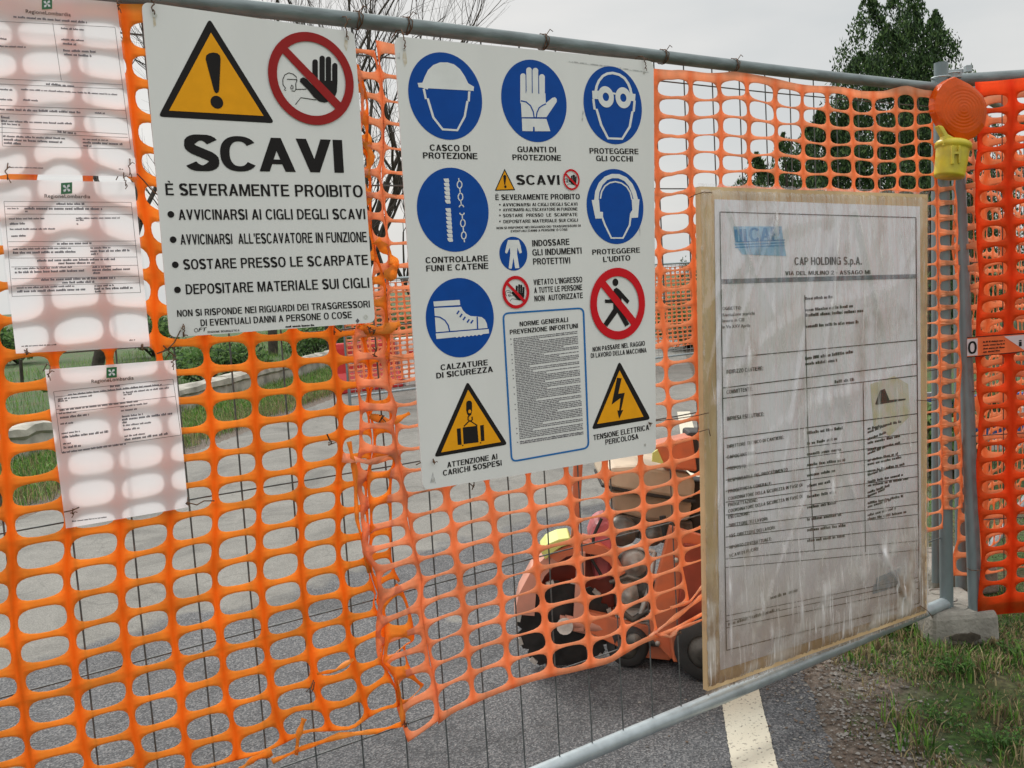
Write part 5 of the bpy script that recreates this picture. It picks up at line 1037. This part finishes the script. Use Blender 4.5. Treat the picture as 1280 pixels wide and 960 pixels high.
# small broad leaved weeds
wl = [mat('weed_leaf', (.10, .24, .04), .6), mat('weed_leaf_dark', (.06, .15, .03), .6)]
for q in wl: translucent(q, .3)
def weed(label, c, n, r, h, lr):
    t = thing('weed_plant', label, 'weed', c, 'broad leaved weeds on the verge'); rnd = random.Random(int(c.x*1e4)); mb = MB(); st = MB()
    for _ in range(n):
        a = rnd.uniform(0, 6.28); d = r*math.sqrt(rnd.random()); tip = c+Vector((d*math.cos(a), d*math.sin(a), h*rnd.uniform(.4, 1))); st.tube([c+Vector((d*.2*math.cos(a), d*.2*math.sin(a), 0)), tip], .0008, 4, caps=False)
        for k in range(3):
            b = a+k*2.1; l = lr*rnd.uniform(.7, 1.2); dx, dy = math.cos(b)*l, math.sin(b)*l
            mb.add([tip, tip+Vector((dx*.5-dy*.4, dy*.5+dx*.4, .003)), tip+Vector((dx, dy, rnd.uniform(-.004, .003))), tip+Vector((dx*.5+dy*.4, dy*.5-dx*.4, .003))], [(0, 1, 2, 3)], rnd.randint(0, 1))
    mb.build('leaves', wl, t, recalc=False); st.build('stems', wl[1], t, recalc=False)
for lab, px, py, n, r in (('low bright green weed in front of the concrete foot', 1192, 842, 70, .07), ('low weed right of the concrete foot by the picture edge', 1268, 822, 40, .06), ('weed sprawling at the lower right corner of the picture', 1250, 935, 60, .08), ('tiny weed left of the concrete foot below the end of the board', 1132, 790, 50, .05), ('scattered weed between the gravel and the lower right weed', 1180, 905, 36, .07)):
    weed(lab, onground(px, py), n, r, .05, .010)
# far verge: bank of grass beyond the road and round the low wall
spots = []
for _ in range(9000):
    t = rnd.uniform(2.5, 20); s = -3.45-abs(rnd.gauss(0, 1.5)); spots.append((rn(s, t), rnd.uniform(.07, .15), 10, .14, .18 if s < -3.9 else .6))
grass('bank_grass', spots, 6, 'thick green grass on the bank beyond the road', (4, 3, 3, 1, .6))
spots = []
for _ in range(2600):
    t = rnd.uniform(3, 40); s = -rnd.uniform(5.6, 14); spots.append((rn(s, t), rnd.uniform(.12, .24), 10, .3, .1))
grass('field_grass', spots, 7, 'tall green meadow grass behind the low concrete wall', (5, 2, 4, .6, .4))
# rough hedge growth behind the wall
# ------------------------------------------------------------------ low wall beyond the road
lw = thing('low_wall', 'low pale concrete wall with a rough rounded top in the grass beyond the road', 'low wall', rn(-5.1, 8))
wm = mat('pale_lichen_concrete', (.48, .46, .40), .9, col2=(.22, .21, .18), scale=4, detail=9, bump=.7, lo=.3, hi=.6)
rndw = random.Random(9); t = -.2
while t < 17.0:
    l = 1.6; mb = MB(); vs = []; nseg = 12; prof = [(-.11, 0), (-.10, .14), (-.135, .16), (-.13, .21), (-.06, .235), (.06, .235), (.13, .21), (.135, .16), (.10, .14), (.11, 0)]
    for k in range(nseg+1):
        j = [rndw.uniform(-.008, .008) for _ in prof]; b_ = .012*math.sin(k*1.7+t) if t < 9 else 0
        vs += [rn(-5.08+a+j[i]*.6, t+(l-.012)*k/nseg, (z_+j[i]+(b_ if z_ > .1 else 0))*1.4) for i, (a, z_) in enumerate(prof)]
    n = len(prof); mb.add(vs, [(k*n+i, k*n+i+1, (k+1)*n+i+1, (k+1)*n+i) for k in range(nseg) for i in range(n-1)]+[tuple(range(n)), tuple(nseg*n+i for i in range(n))], 0, False); mb.build('coping_block', wm, lw); t += l

# ------------------------------------------------------------------ trees
bark = mat('bare_bark', (.055, .045, .035), .9, var=.4, scale=10)
def bare_tree(label, base, H, seed, lean=0, trunk=.13, levels=5, group='bare trees beyond the road'):
    t = thing('bare_tree', label, 'tree', base, group); rnd = random.Random(seed); tr = MB(); br = MB(); tw = MB()
    def grow(p, d, l, r, lv):
        n = 4; pts = [p]; q = p; dd = d.copy()
        for k in range(n):
            dd = (dd+Vector((rnd.gauss(0, .10), rnd.gauss(0, .10), rnd.gauss(.03, .06)))).normalized(); q = q+dd*(l/n); pts.append(q)
        rs = [r*(1-.35*k/n) for k in range(n+1)]; (tr if lv == 0 else br if lv < 3 else tw).tube(pts, rs, 8 if lv == 0 else 5 if lv < 3 else 3, caps=False)
        if lv >= levels: return
        for k in range(rnd.choice((3, 3, 4)) if lv < levels-1 else 4):
            i = rnd.randint(1, n) if k else n; ang = rnd.uniform(.25, .75); ax = dd.orthogonal().normalized(); ax.rotate(Matrix.Rotation(rnd.uniform(0, 6.28), 3, dd)); nd_ = dd.copy(); nd_.rotate(Matrix.Rotation(ang, 3, ax)); nd_.z += .18; nd_.normalize()
            grow(pts[i], nd_, l*rnd.uniform(.58, .82), rs[i]*rnd.uniform(.5, .7), lv+1)
    grow(Vector(base), Vector((lean, rnd.uniform(-.05, .05), 1)).normalized(), H*.34, trunk, 0)
    tr.build('trunk', bark, t, recalc=False); br.build('limbs', bark, t, recalc=False); tw.build('twigs', bark, t, recalc=False)
def gpos(px, depth): v = at(px, 480, depth); return Vector((v.x, v.y, 0))
for lab, px, dep, H, sd_, ln in (('bare tree whose branches show left of the big SCAVI sign', 120, 19, 9.8, 1, .16), ('bare tree standing behind the left half of the SCAVI sign', 262, 22, 11, 2, .05), ('dark bare trunk showing just right of the SCAVI sign', 420, 19, 11, 3, .04),
        ('second dark trunk crossing the gap between the two printed signs', 472, 17, 10.5, 11, -.04), ('slender bare tree in the gap between the two printed signs', 456, 20, 11, 4, .02), ('bare tree with fine twigs above the left end of the symbol board', 484, 21, 11, 5, .0), ('bare tree with pale twigs fading to the sky above the tube', 525, 27, 10.5, 6, .0), ('bare tree behind the upper middle of the SCAVI sign', 345, 23, 11, 7, .0)):
    bare_tree(lab, gpos(px, dep), H, sd_, ln, .125)
con = [mat('conifer_needles', (.05, .105, .03), .8), mat('conifer_needles_light', (.10, .17, .05), .8), mat('conifer_needles_dark', (.014, .034, .012), .85)]
for q in con: translucent(q, .15)
def conifer(label, base, H, R, seed, n=9000, tips=((0, 0, 1),), group='dark conifers beyond the corner'):
    t = thing('conifer_tree', label, 'tree', base, group); rnd = random.Random(seed); V = []; F = []; mi = []; mb = MB()
    for tx, ty, th in tips[:1]: mb.tube([Vector(base), Vector(base)+Vector((tx*R*.6, ty*R*.6, H*th*.5)), Vector(base)+Vector((tx*R, ty*R, H*th*.93))], [.08, .05, .01], 7)
    mb.build('trunk', bark, t, recalc=False)
    b = Vector(base); lumps = []
    for tx, ty, th in tips:
        for k in range(60):
            z = (k+rnd.random())/60; a = rnd.uniform(0, 6.28); lumps.append((tx, ty, th, z, a, rnd.uniform(.75, 1.15)))
    for _ in range(n):
        tx, ty, th, z, a, sc = rnd.choice(lumps); z = min(.995, max(.03, z+rnd.gauss(0, .02))); a += rnd.gauss(0, .22)
        rr = R*min(1, (1-z)*1.5)**.8*(.80 if len(tips) > 1 else 1)*sc*(rnd.random()**.45); c = b+Vector((tx*R*z**.3+rr*math.cos(a), ty*R*z**.3+rr*math.sin(a), H*th*z+rr*.25))
        s = rnd.uniform(.026, .055)*(1+R*.1); u = Vector((rnd.gauss(0, .5), rnd.gauss(0, .5), rnd.uniform(.4, 1.4))).normalized(); v = u.orthogonal().normalized(); v.rotate(Matrix.Rotation(rnd.uniform(0, 6.28), 3, u)); k = len(V)
        V += [tuple(c-v*s*.28), tuple(c+u*s), tuple(c+v*s*.28), tuple(c-u*s*.5)]; F.append((k, k+1, k+2, k+3)); mi.append(rnd.choices((0, 1, 2), (4, 2.2, 3))[0])
    m2 = MB(); m2.v = V; m2.f = F; m2.m = mi; m2.sm = [False]*len(F); m2.build('crown', con, t, recalc=False)
conifer('tall dark conifer with two pointed tops rising above the tube left of the lamp', gpos(1122, 17), 6.28, 2.0, 1, 110000, ((.20, 0, 1.0), (-.20, .1, .95), (-.46, 0, .78), (.46, 0, .80), (0, -.2, .90), (-.72, .2, .64), (.72, .2, .68), (-.34, -.2, .84), (.34, -.2, .90)))
conifer('lower rounded conifer left of the tall one, above the wrapped board', gpos(1000, 16), 3.75, 1.5, 2, 30000, ((-.15, 0, .95), (.4, .1, 1.0), (-.6, 0, .86), (.9, 0, 1.05)))
conifer('conifer seen through the red net right of the lamp', gpos(1235, 19), 4.1, 1.7, 3, 12000, ((0, 0, 1.0), (.5, 0, .85), (-.5, .1, .9)))
conifer('small far conifer in the gap between the symbol board and the wrapped board', gpos(872, 30), 2.15, 1.1, 4, 5000, ((0, 0, 1.0), (.5, 0, .8)))
conifer('dense conifer hidden behind the wrapped board, showing beside its right edge', gpos(1165, 13), 2.4, 1.0, 5, 8000)
# far hedges and bushes
hm = [mat('bush_leaf', (.08, .18, .035), .75), mat('bush_leaf_bright', (.12, .22, .045), .7), mat('bush_leaf_dark', (.025, .06, .018), .8)]
for q in hm: translucent(q, .25)
def bush(label, base, R, H, seed, n=2600, ls=.05, name='bush', group='bushes and hedge growth beyond the road'):
    t = thing(name, label, 'bush', base, group); rnd = random.Random(seed); b = Vector(base); st = MB(); V = []; F = []; mi = []
    cl = [(rnd.uniform(-.75, .75)*R, rnd.uniform(-.6, .6)*R, rnd.uniform(.25, .8)*H, rnd.uniform(.25, .45)*R) for _ in range(11)]
    for x, y, z, r in cl: st.tube([b, b+Vector((x*.5, y*.5, z*.6)), b+Vector((x, y, z))], [.02, .014, .006], 5, caps=False)
    for _ in range(n):
        x, y, z, r = rnd.choice(cl); d = Vector((rnd.gauss(0, 1), rnd.gauss(0, 1), rnd.gauss(0, 1))).normalized()*r*rnd.random()**.4; c = b+Vector((x, y, z))+Vector((d.x, d.y, d.z*H/R*.7))
        if c.z < .02: continue
        u = Vector((rnd.gauss(0, 1), rnd.gauss(0, 1), rnd.gauss(0, 1))).normalized(); v = u.orthogonal().normalized(); s = ls*rnd.uniform(.6, 1.3); k = len(V)
        V += [tuple(c-u*s), tuple(c+v*s*.5), tuple(c+u*s), tuple(c-v*s*.5)]; F.append((k, k+1, k+2, k+3)); mi.append(rnd.choices((0, 1, 2), (3, 2.4, 2))[0])
    st.build('stems', bark, t, recalc=False); m2 = MB(); m2.v = V; m2.f = F; m2.m = mi; m2.sm = [False]*len(F); m2.build('foliage', hm, t, recalc=False)
for lab, s_, t_0, R, H, sd_ in (('dark bush behind the low wall, under the printed papers', -6.5, 10.5, .9, .55, 1), ('green bush behind the low wall, below the SCAVI sign', -6.4, 13.2, 1.2, .75, 2), ('bright bush at the far end of the low wall', -5.9, 17.2, 1.0, .8, 3), ('bush at the far left edge of the meadow', -8.5, 8.2, 1.0, .9, 4)):
    bush(lab, rn(s_, t_0), R, H, sd_)
for lab, px, dep, R, H, sd_ in (('green bush far off in the gap left of the wrapped board', 862, 17.5, .7, .75, 5), ('leafy bush far off under the small conifer', 846, 23, 1.1, .9, 6), ('low leafy bush glimpsed between the corner posts', 1178, 6.2, .35, .55, 7), ('grey green shrub behind the bare trunks', 470, 24, 1.5, 1.5, 8), ('scrub behind the printed papers at the left edge', 25, 26, 1.6, 1.5, 9), ('scrub seen just left of the SCAVI sign edge', 195, 25, 1.4, 1.4, 10)):
    bush(lab, gpos(px, dep), R, H, sd_, 3000, .05 if dep < 20 else .07)

# ------------------------------------------------------------------ distant fence of the works
ff_m = net_r; mesh_w = mat('distant_mesh_wire', (.42, .42, .42), .5, .3)
def far_panel(label, a, b, zt, zb, nm):
    t = thing('distant_fence', label, 'fence', a.lerp(b, .5), 'distant fence panels of the works'); d = (b-a); Ln = d.length; d.normalize()
    for q in (a, b): mb = MB(); mb.tube([q, q+Vector((0, 0, zt+.08))], .02, 8); mb.build('post', galv_p, t)
    for z_ in (zt, .12): mb = MB(); mb.tube([a+Vector((0, 0, z_)), b+Vector((0, 0, z_))], .016, 8); mb.build('rail', galv, t)
    mb = MB()
    k = 0
    while k*.085 < Ln: p = a+d*(k*.085); mb.tube([p+Vector((0, 0, .12)), p+Vector((0, 0, zt))], .0035, 4, caps=False); k += 1
    z_ = .2
    while z_ < zt: mb.tube([a+Vector((0, 0, z_)), b+Vector((0, 0, z_))], .0035, 4, caps=False); z_ += .11
    mb.build('wire_mesh', mesh_w, t, recalc=False)
    if nm: 
        P_ = lambda u, v: (.05+u*.105, zt-.08-v*.062); n_ = Vector((-d.y, d.x, 0)); sg = 1 if n_.dot(FH) < 0 else -1
        net('netting', P_, 0, int(Ln/.105)-1, 0, int((zt-zb)/.062)-1, nm, t, hw=.36, hh=.33, off=.03, amp=.006, seed=int(a.x*10), to3d=lambda x, z_, o: a+d*x+n_*sg*o+Vector((0, 0, z_)))
fa, fb = onground(436, 508), onground(905, 446)
fa.z = fb.z = 0; segs = 3
labs = ['distant fence panel with orange net in the gap left of the symbol board', 'distant fence panel hidden behind the symbol board', 'distant fence panel with orange net in the gap left of the wrapped board']
for k in range(segs): far_panel(labs[k], fa.lerp(fb, k/segs+.003), fa.lerp(fb, (k+1)/segs-.003), 1.55, .3, net_r)
# red and white plastic barriers behind it
br_r = mat('red_barrier_plastic', (.55, .03, .03), .4, var=.15, scale=4); br_w = mat('white_barrier_plastic', (.7, .7, .68), .45, var=.08, scale=4)
dF = (fb-fa).normalized(); nF = Vector((-dF.y, dF.x, 0)); nF = nF if nF.dot(FH) > 0 else -nF
def barrier(label, c, m):
    t = thing('road_barrier', label, 'road barrier', c, 'plastic road barriers behind the distant fence'); prof = [(-.22, 0), (-.22, .12), (-.10, .28), (-.07, .62), (-.05, .70), (.05, .70), (.07, .62), (.10, .28), (.22, .12), (.22, 0)]
    mb = MB(); mb.prism([c-dF*.48+nF*a+Vector((0, 0, z_)) for a, z_ in prof], dF*.96); mb.build('body', m, t, bevel=.02)
    for s_ in (-.25, .25): mb = MB(); mb.box(c+dF*s_-nF*.09+Vector((0, 0, .45)), dF*.09, nF*.012, Vector((0, 0, .05))); mb.build('recess_panel', br_w if m is br_r else br_r, t, bevel=.01)
for k, lab in enumerate(('red plastic barrier behind the left end of the distant fence', 'white plastic barrier beside the first red one behind the distant fence', 'red plastic barrier just left of the symbol board far off')): barrier(lab, fa+dF*(1.0+k*1.0)+nF*1.6, br_w if k == 1 else br_r)
# blue and white striped plank stacks beyond the corner
bs = [mat('blue_stripe_paint', (.03, .12, .42), .5, var=.1), mat('white_stripe_paint', (.72, .74, .76), .5, var=.05)]
st = thing('plank_barrier', 'blue and white striped barrier boards beyond the red net at the right', 'barrier', onground(1250, 560))
for k in range(4):
    c = onground(1262, 566)+Vector((0, 0, .07+k*.105))+RH*.25; mb = MB(); mb.box(c, RH*.95, FH*.015, Vector((0, 0, .042))); mb.build('board', bs[(k+1) % 2], st, bevel=.004)
for s_ in (-.8, .8): mb = MB(); mb.box(onground(1262, 566)+RH*(.25+s_)+FH*.03+Vector((0, 0, .23)), RH*.025, FH*.02, Vector((0, 0, .23))); mb.build('upright', galv, st)
dk = thing('wooden_stake', 'thin brown stake standing in the meadow at the far left', 'stake', onground(28, 480)); mb = MB(); q = onground(28, 482); mb.tube([q, q+Vector((.02, 0, .5))], .035, 6); mb.build('shaft', bark, dk)

# ------------------------------------------------------------------ road saw behind the net
org = mat('machine_orange', (.66, .165, .065), .5, col2=(.34, .12, .07), scale=9, lo=.25, hi=.6, detail=9, bump=.12); org_d = mat('machine_dark_orange', (.30, .05, .028), .5, var=.35, scale=7)
pink = mat('sun_faded_salmon_paint', (.68, .30, .21), .5, col2=(.45, .22, .16), scale=6); black = mat('black_rubber', (.028, .027, .026), .75, var=.3, scale=12); iron = mat('oily_engine_metal', (.13, .12, .105), .5, .3, var=.5, scale=14, bump=.3)
alu = mat('cast_aluminium', (.5, .48, .44), .5, .3, var=.3, scale=16, bump=.2); redt = mat('dusty_red_tank', (.45, .10, .11), .5, var=.4, scale=9); tan = mat('tan_hood_plastic', (.58, .47, .34), .6, col2=(.36, .29, .21), scale=6, bump=.1)
limey = mat('yellow_green_marking', (.62, .66, .20), .5)
ms = thing('road_saw', 'orange walk behind road saw with a black blade and beige hood, parked behind the net', 'road saw', onground(800, 850))
D0 = 3.42
def slab(name, pts, d, thick, m, parent=ms, bevel=.004, label=None):
    mb = MB(); mb.prism([at(x, y, d) for x, y in pts], FH*thick); return mb.build(name, m, parent, label, bevel=bevel)
# blade: vertical disc with gullets
bc = at(706, 783, D0+.02); br_ = 60*D0/FPX; N_ = 72
mb = MB(); rimv = []
for k in range(N_):
    a = 2*math.pi*k/N_; r = br_*(.90 if k % 6 == 0 else 1.0); rimv.append(bc+RH*(r*math.cos(a))+Vector((0, 0, r*math.sin(a))))
mb.prism(rimv, FH*.006); blade = mb.build('saw_blade', iron, ms); blade.data.materials[0] = mat('dark_blade_steel', (.03, .028, .027), .5, .4, var=.4, scale=20)
mb = MB()
for k in range(0, N_, 6):
    a = 2*math.pi*(k+3)/N_; mb = MB(); mb.box(bc+(RH*math.cos(a)+Vector((0, 0, math.sin(a))))*br_*.985-FH*.002, (RH*math.cos(a)+Vector((0, 0, math.sin(a))))*.008, (RH*-math.sin(a)+Vector((0, 0, math.cos(a))))*.014, FH*.006); mb.build('blade_segment', alu, blade)
# guard: side plate and rim
gx, gy = 712, 775; R0 = 93
outer = [(gx+R0*.78*math.cos(rad(a)), gy-R0*math.sin(rad(a))) for a in range(0, 185, 12)]
side = [(640, 772), (650, 740), (668, 712), (690, 692), (715, 681), (745, 682), (768, 700), (778, 730), (780, 772), (740, 790), (690, 792)]
slab('guard_plate', [(658, 770), (664, 742), (680, 716), (700, 698), (722, 690), (748, 690), (768, 705), (775, 730), (772, 775), (735, 782), (700, 780)], D0+.10, .012, org_d, label='dark red inner plate of the blade guard')
def rim(name, pts, d0, th, m):
    mb = MB(); n = len(pts)//2; A = pts[:n]; Bq = pts[n:][::-1]
    for i in range(n-1):
        mb.prism([at(*A[i], d0), at(*A[i+1], d0), at(*Bq[i+1], d0), at(*Bq[i], d0)], FH*th)
    return mb.build(name, m, ms)
rim('guard_rim', [(643, 768), (649, 742), (664, 714), (684, 694), (684, 706), (676, 720), (668, 745), (668, 770)][:4]+[(668, 770), (670, 742), (681, 720), (697, 703)][::-1], D0-.02, .13, pink)
rim('guard_rim', [(684, 694), (704, 684), (728, 678), (752, 682), (770, 694), (782, 716)]+[(772, 722), (762, 704), (748, 694), (728, 691), (708, 696), (693, 706)], D0-.02, .13, org)
slab('safety_stripe', [(676, 690), (684, 680), (698, 674), (712, 672), (716, 680), (702, 684), (690, 692), (682, 700)], D0-.03, .14, limey, label='yellow green edge stripe on top of the guard')
slab('hinge_bar', [(722, 690), (732, 690), (730, 790), (716, 790)], D0-.03, .03, pink)
slab('axle_bracket', [(700, 770), (790, 792), (790, 806), (700, 786)], D0+.0, .05, pink)
mb = MB(); mb.tube([at(706, 783, D0-.05), at(706, 783, D0+.25)], .03, 14); mb.build('arbor', alu, ms)
mb = MB(); mb.tube([at(706, 776, D0-.02), at(790, 792, D0+.02)], .022, 12); mb.build('belt_tube', pink, ms)
# frame and body
slab('frame_beam', [(735, 765), (808, 782), (838, 800), (838, 826), (800, 822), (738, 792)], D0-.02, .10, org)
slab('side_panel', [(838, 658), (886, 672), (886, 822), (838, 824), (816, 800), (812, 778), (822, 720)], D0-.08, .03, org)
slab('side_panel', [(856, 680), (930, 690), (930, 800), (850, 796), (848, 760)], D0-.10, .02, org_d, label='rust streaked dark orange service plate')
slab('skirt', [(838, 793), (950, 793), (950, 826), (842, 828)], D0-.13, .34, org)
mb = MB(); mb.lathe(at(792, 800, D0-.04), -FH, [(0, 0), (.028, 0), (.028, .02), (.012, .024), (.012, .03), (0, .03)], 16); mb.build('pivot_bolt', iron, ms)
mb = MB()
for x, y in ((822, 804), (815, 764), (845, 700), (866, 690)): mb.lathe(at(x, y, D0-.085), -FH, [(0, 0), (.010, 0), (.009, .007), (0, .008)], 6)
mb.build('bolts', alu, ms)
# engine
slab('engine_block', [(765, 700), (818, 702), (822, 775), (770, 772)], D0+.06, .22, iron, bevel=.015)
for i_, (x, y, r, m) in enumerate(((793, 705, .050, alu), (786, 742, .042, alu), (806, 738, .034, iron), (778, 665, .055, iron), (815, 668, .045, iron))):
    mb = MB(); mb.lathe(at(x, y, D0+.04), -FH, [(0, -.05), (r*.9, -.05), (r, -.03), (r, .0), (r*.8, .012), (r*.45, .014), (r*.42, .03), (0, .032)], 20); mb.build('engine_cover', m, ms)
for k in range(6): mb = MB(); mb.box(at(788, 764+k*3.2, D0+.04), RH*.06, FH*.05, Vector((0, 0, .0025))); mb.build('cooling_fin', alu, ms)
for pts, r, m in (([(752, 648), (742, 670), (740, 700), (752, 720)], .006, black), ([(768, 690), (790, 682), (818, 690)], .009, alu), ([(772, 760), (790, 775), (812, 762)], .012, iron), ([(828, 645), (836, 690), (830, 760)], .012, black), ([(818, 690), (812, 735), (800, 770)], .010, alu), ([(762, 728), (784, 720), (806, 727)], .008, iron)):
    mb = MB(); mb.tube([at(x, y, D0-.01) for x, y in pts], r, 8); mb.build('hose', m, ms)
slab('fuel_tank', [(744, 655), (758, 648), (768, 654), (768, 690), (764, 722), (744, 728), (740, 700), (738, 672)], D0+.02, .16, redt, bevel=.02)
mb = MB(); mb.lathe(at(756, 660, D0+.05)+Vector((0, 0, .02)), (0, 0, 1), [(0, .03), (.022, .03), (.024, .0), (.02, -.01)], 14); mb.build('tank_cap', redt, ms)
# hood and console
slab('hood', [(758, 590), (765, 584), (800, 582), (862, 592), (870, 602), (868, 624), (835, 622), (770, 612), (752, 606)], D0+.05, .36, tan, bevel=.015)
slab('hood', [(762, 612), (800, 618), (866, 628), (862, 652), (812, 652), (768, 640)], D0+.09, .30, tan, bevel=.015, label='lower lip of the beige hood')
slab('hood_seam', [(752, 606), (800, 615), (870, 626), (870, 629), (800, 618), (752, 609)], D0+.045, .30, black, bevel=0)
slab('engine_shroud', [(768, 642), (866, 652), (868, 690), (830, 680), (768, 668)], D0+.10, .26, iron, bevel=.01)
slab('control_console', [(818, 556), (866, 545), (872, 590), (830, 586)], D0+.02, .10, org, bevel=.01)
slab('console_side', [(860, 540), (892, 540), (892, 600), (860, 590)], D0+.04, .12, black, bevel=.01)
slab('safety_sticker', [(816, 566), (822, 562), (830, 580), (815, 577)], D0+.0, .01, limey, bevel=0)
slab('radiator_side', [(862, 600), (900, 604), (900, 680), (864, 676)], D0+.12, .10, black, bevel=.01)
mb = MB(); mb.prism([at(x, y, D0+.05) for x, y in ((719, 540), (731, 540), (727, 610), (722, 690), (714, 690), (716, 610))], FH*.035); mb.build('guide_pole', org, ms, bevel=.006)
# wheels
def wheel(px, py, rpx, d, wdt):
    c = at(px, py, d); r = rpx*d/FPX; c.z = r+.004; ax = (FH*.93+RH*.37).normalized(); mb = MB(); mb.lathe(c-ax*wdt/2, ax, [(r*.55, 0), (r*.9, 0), (r, wdt*.2), (r, wdt*.8), (r*.9, wdt), (r*.55, wdt)], 28); w_ = mb.build('wheel', black, ms); mb = MB(); mb.lathe(c-ax*wdt*.52, ax, [(0, 0), (r*.3, -.005), (r*.32, .004), (r*.58, .006), (r*.58, wdt)], 20); mb.build('hub', iron, w_); return c
wheel(786, 825, 26, D0+.0, .06); wheel(800, 822, 26, D0+.40, .06); wheel(885, 838, 40, D0-.16, .08); wheel(905, 832, 40, D0+.35, .08)
mb = MB(); a_ = at(800, 822, D0); a_.z = .09; mb.tube([a_, a_+RH*.40-FH*.08], .018, 10); mb.build('axle', iron, ms)
slab('undertray', [(800, 800), (900, 815), (900, 836), (845, 842), (800, 826)], D0+.06, .25, black, bevel=0)
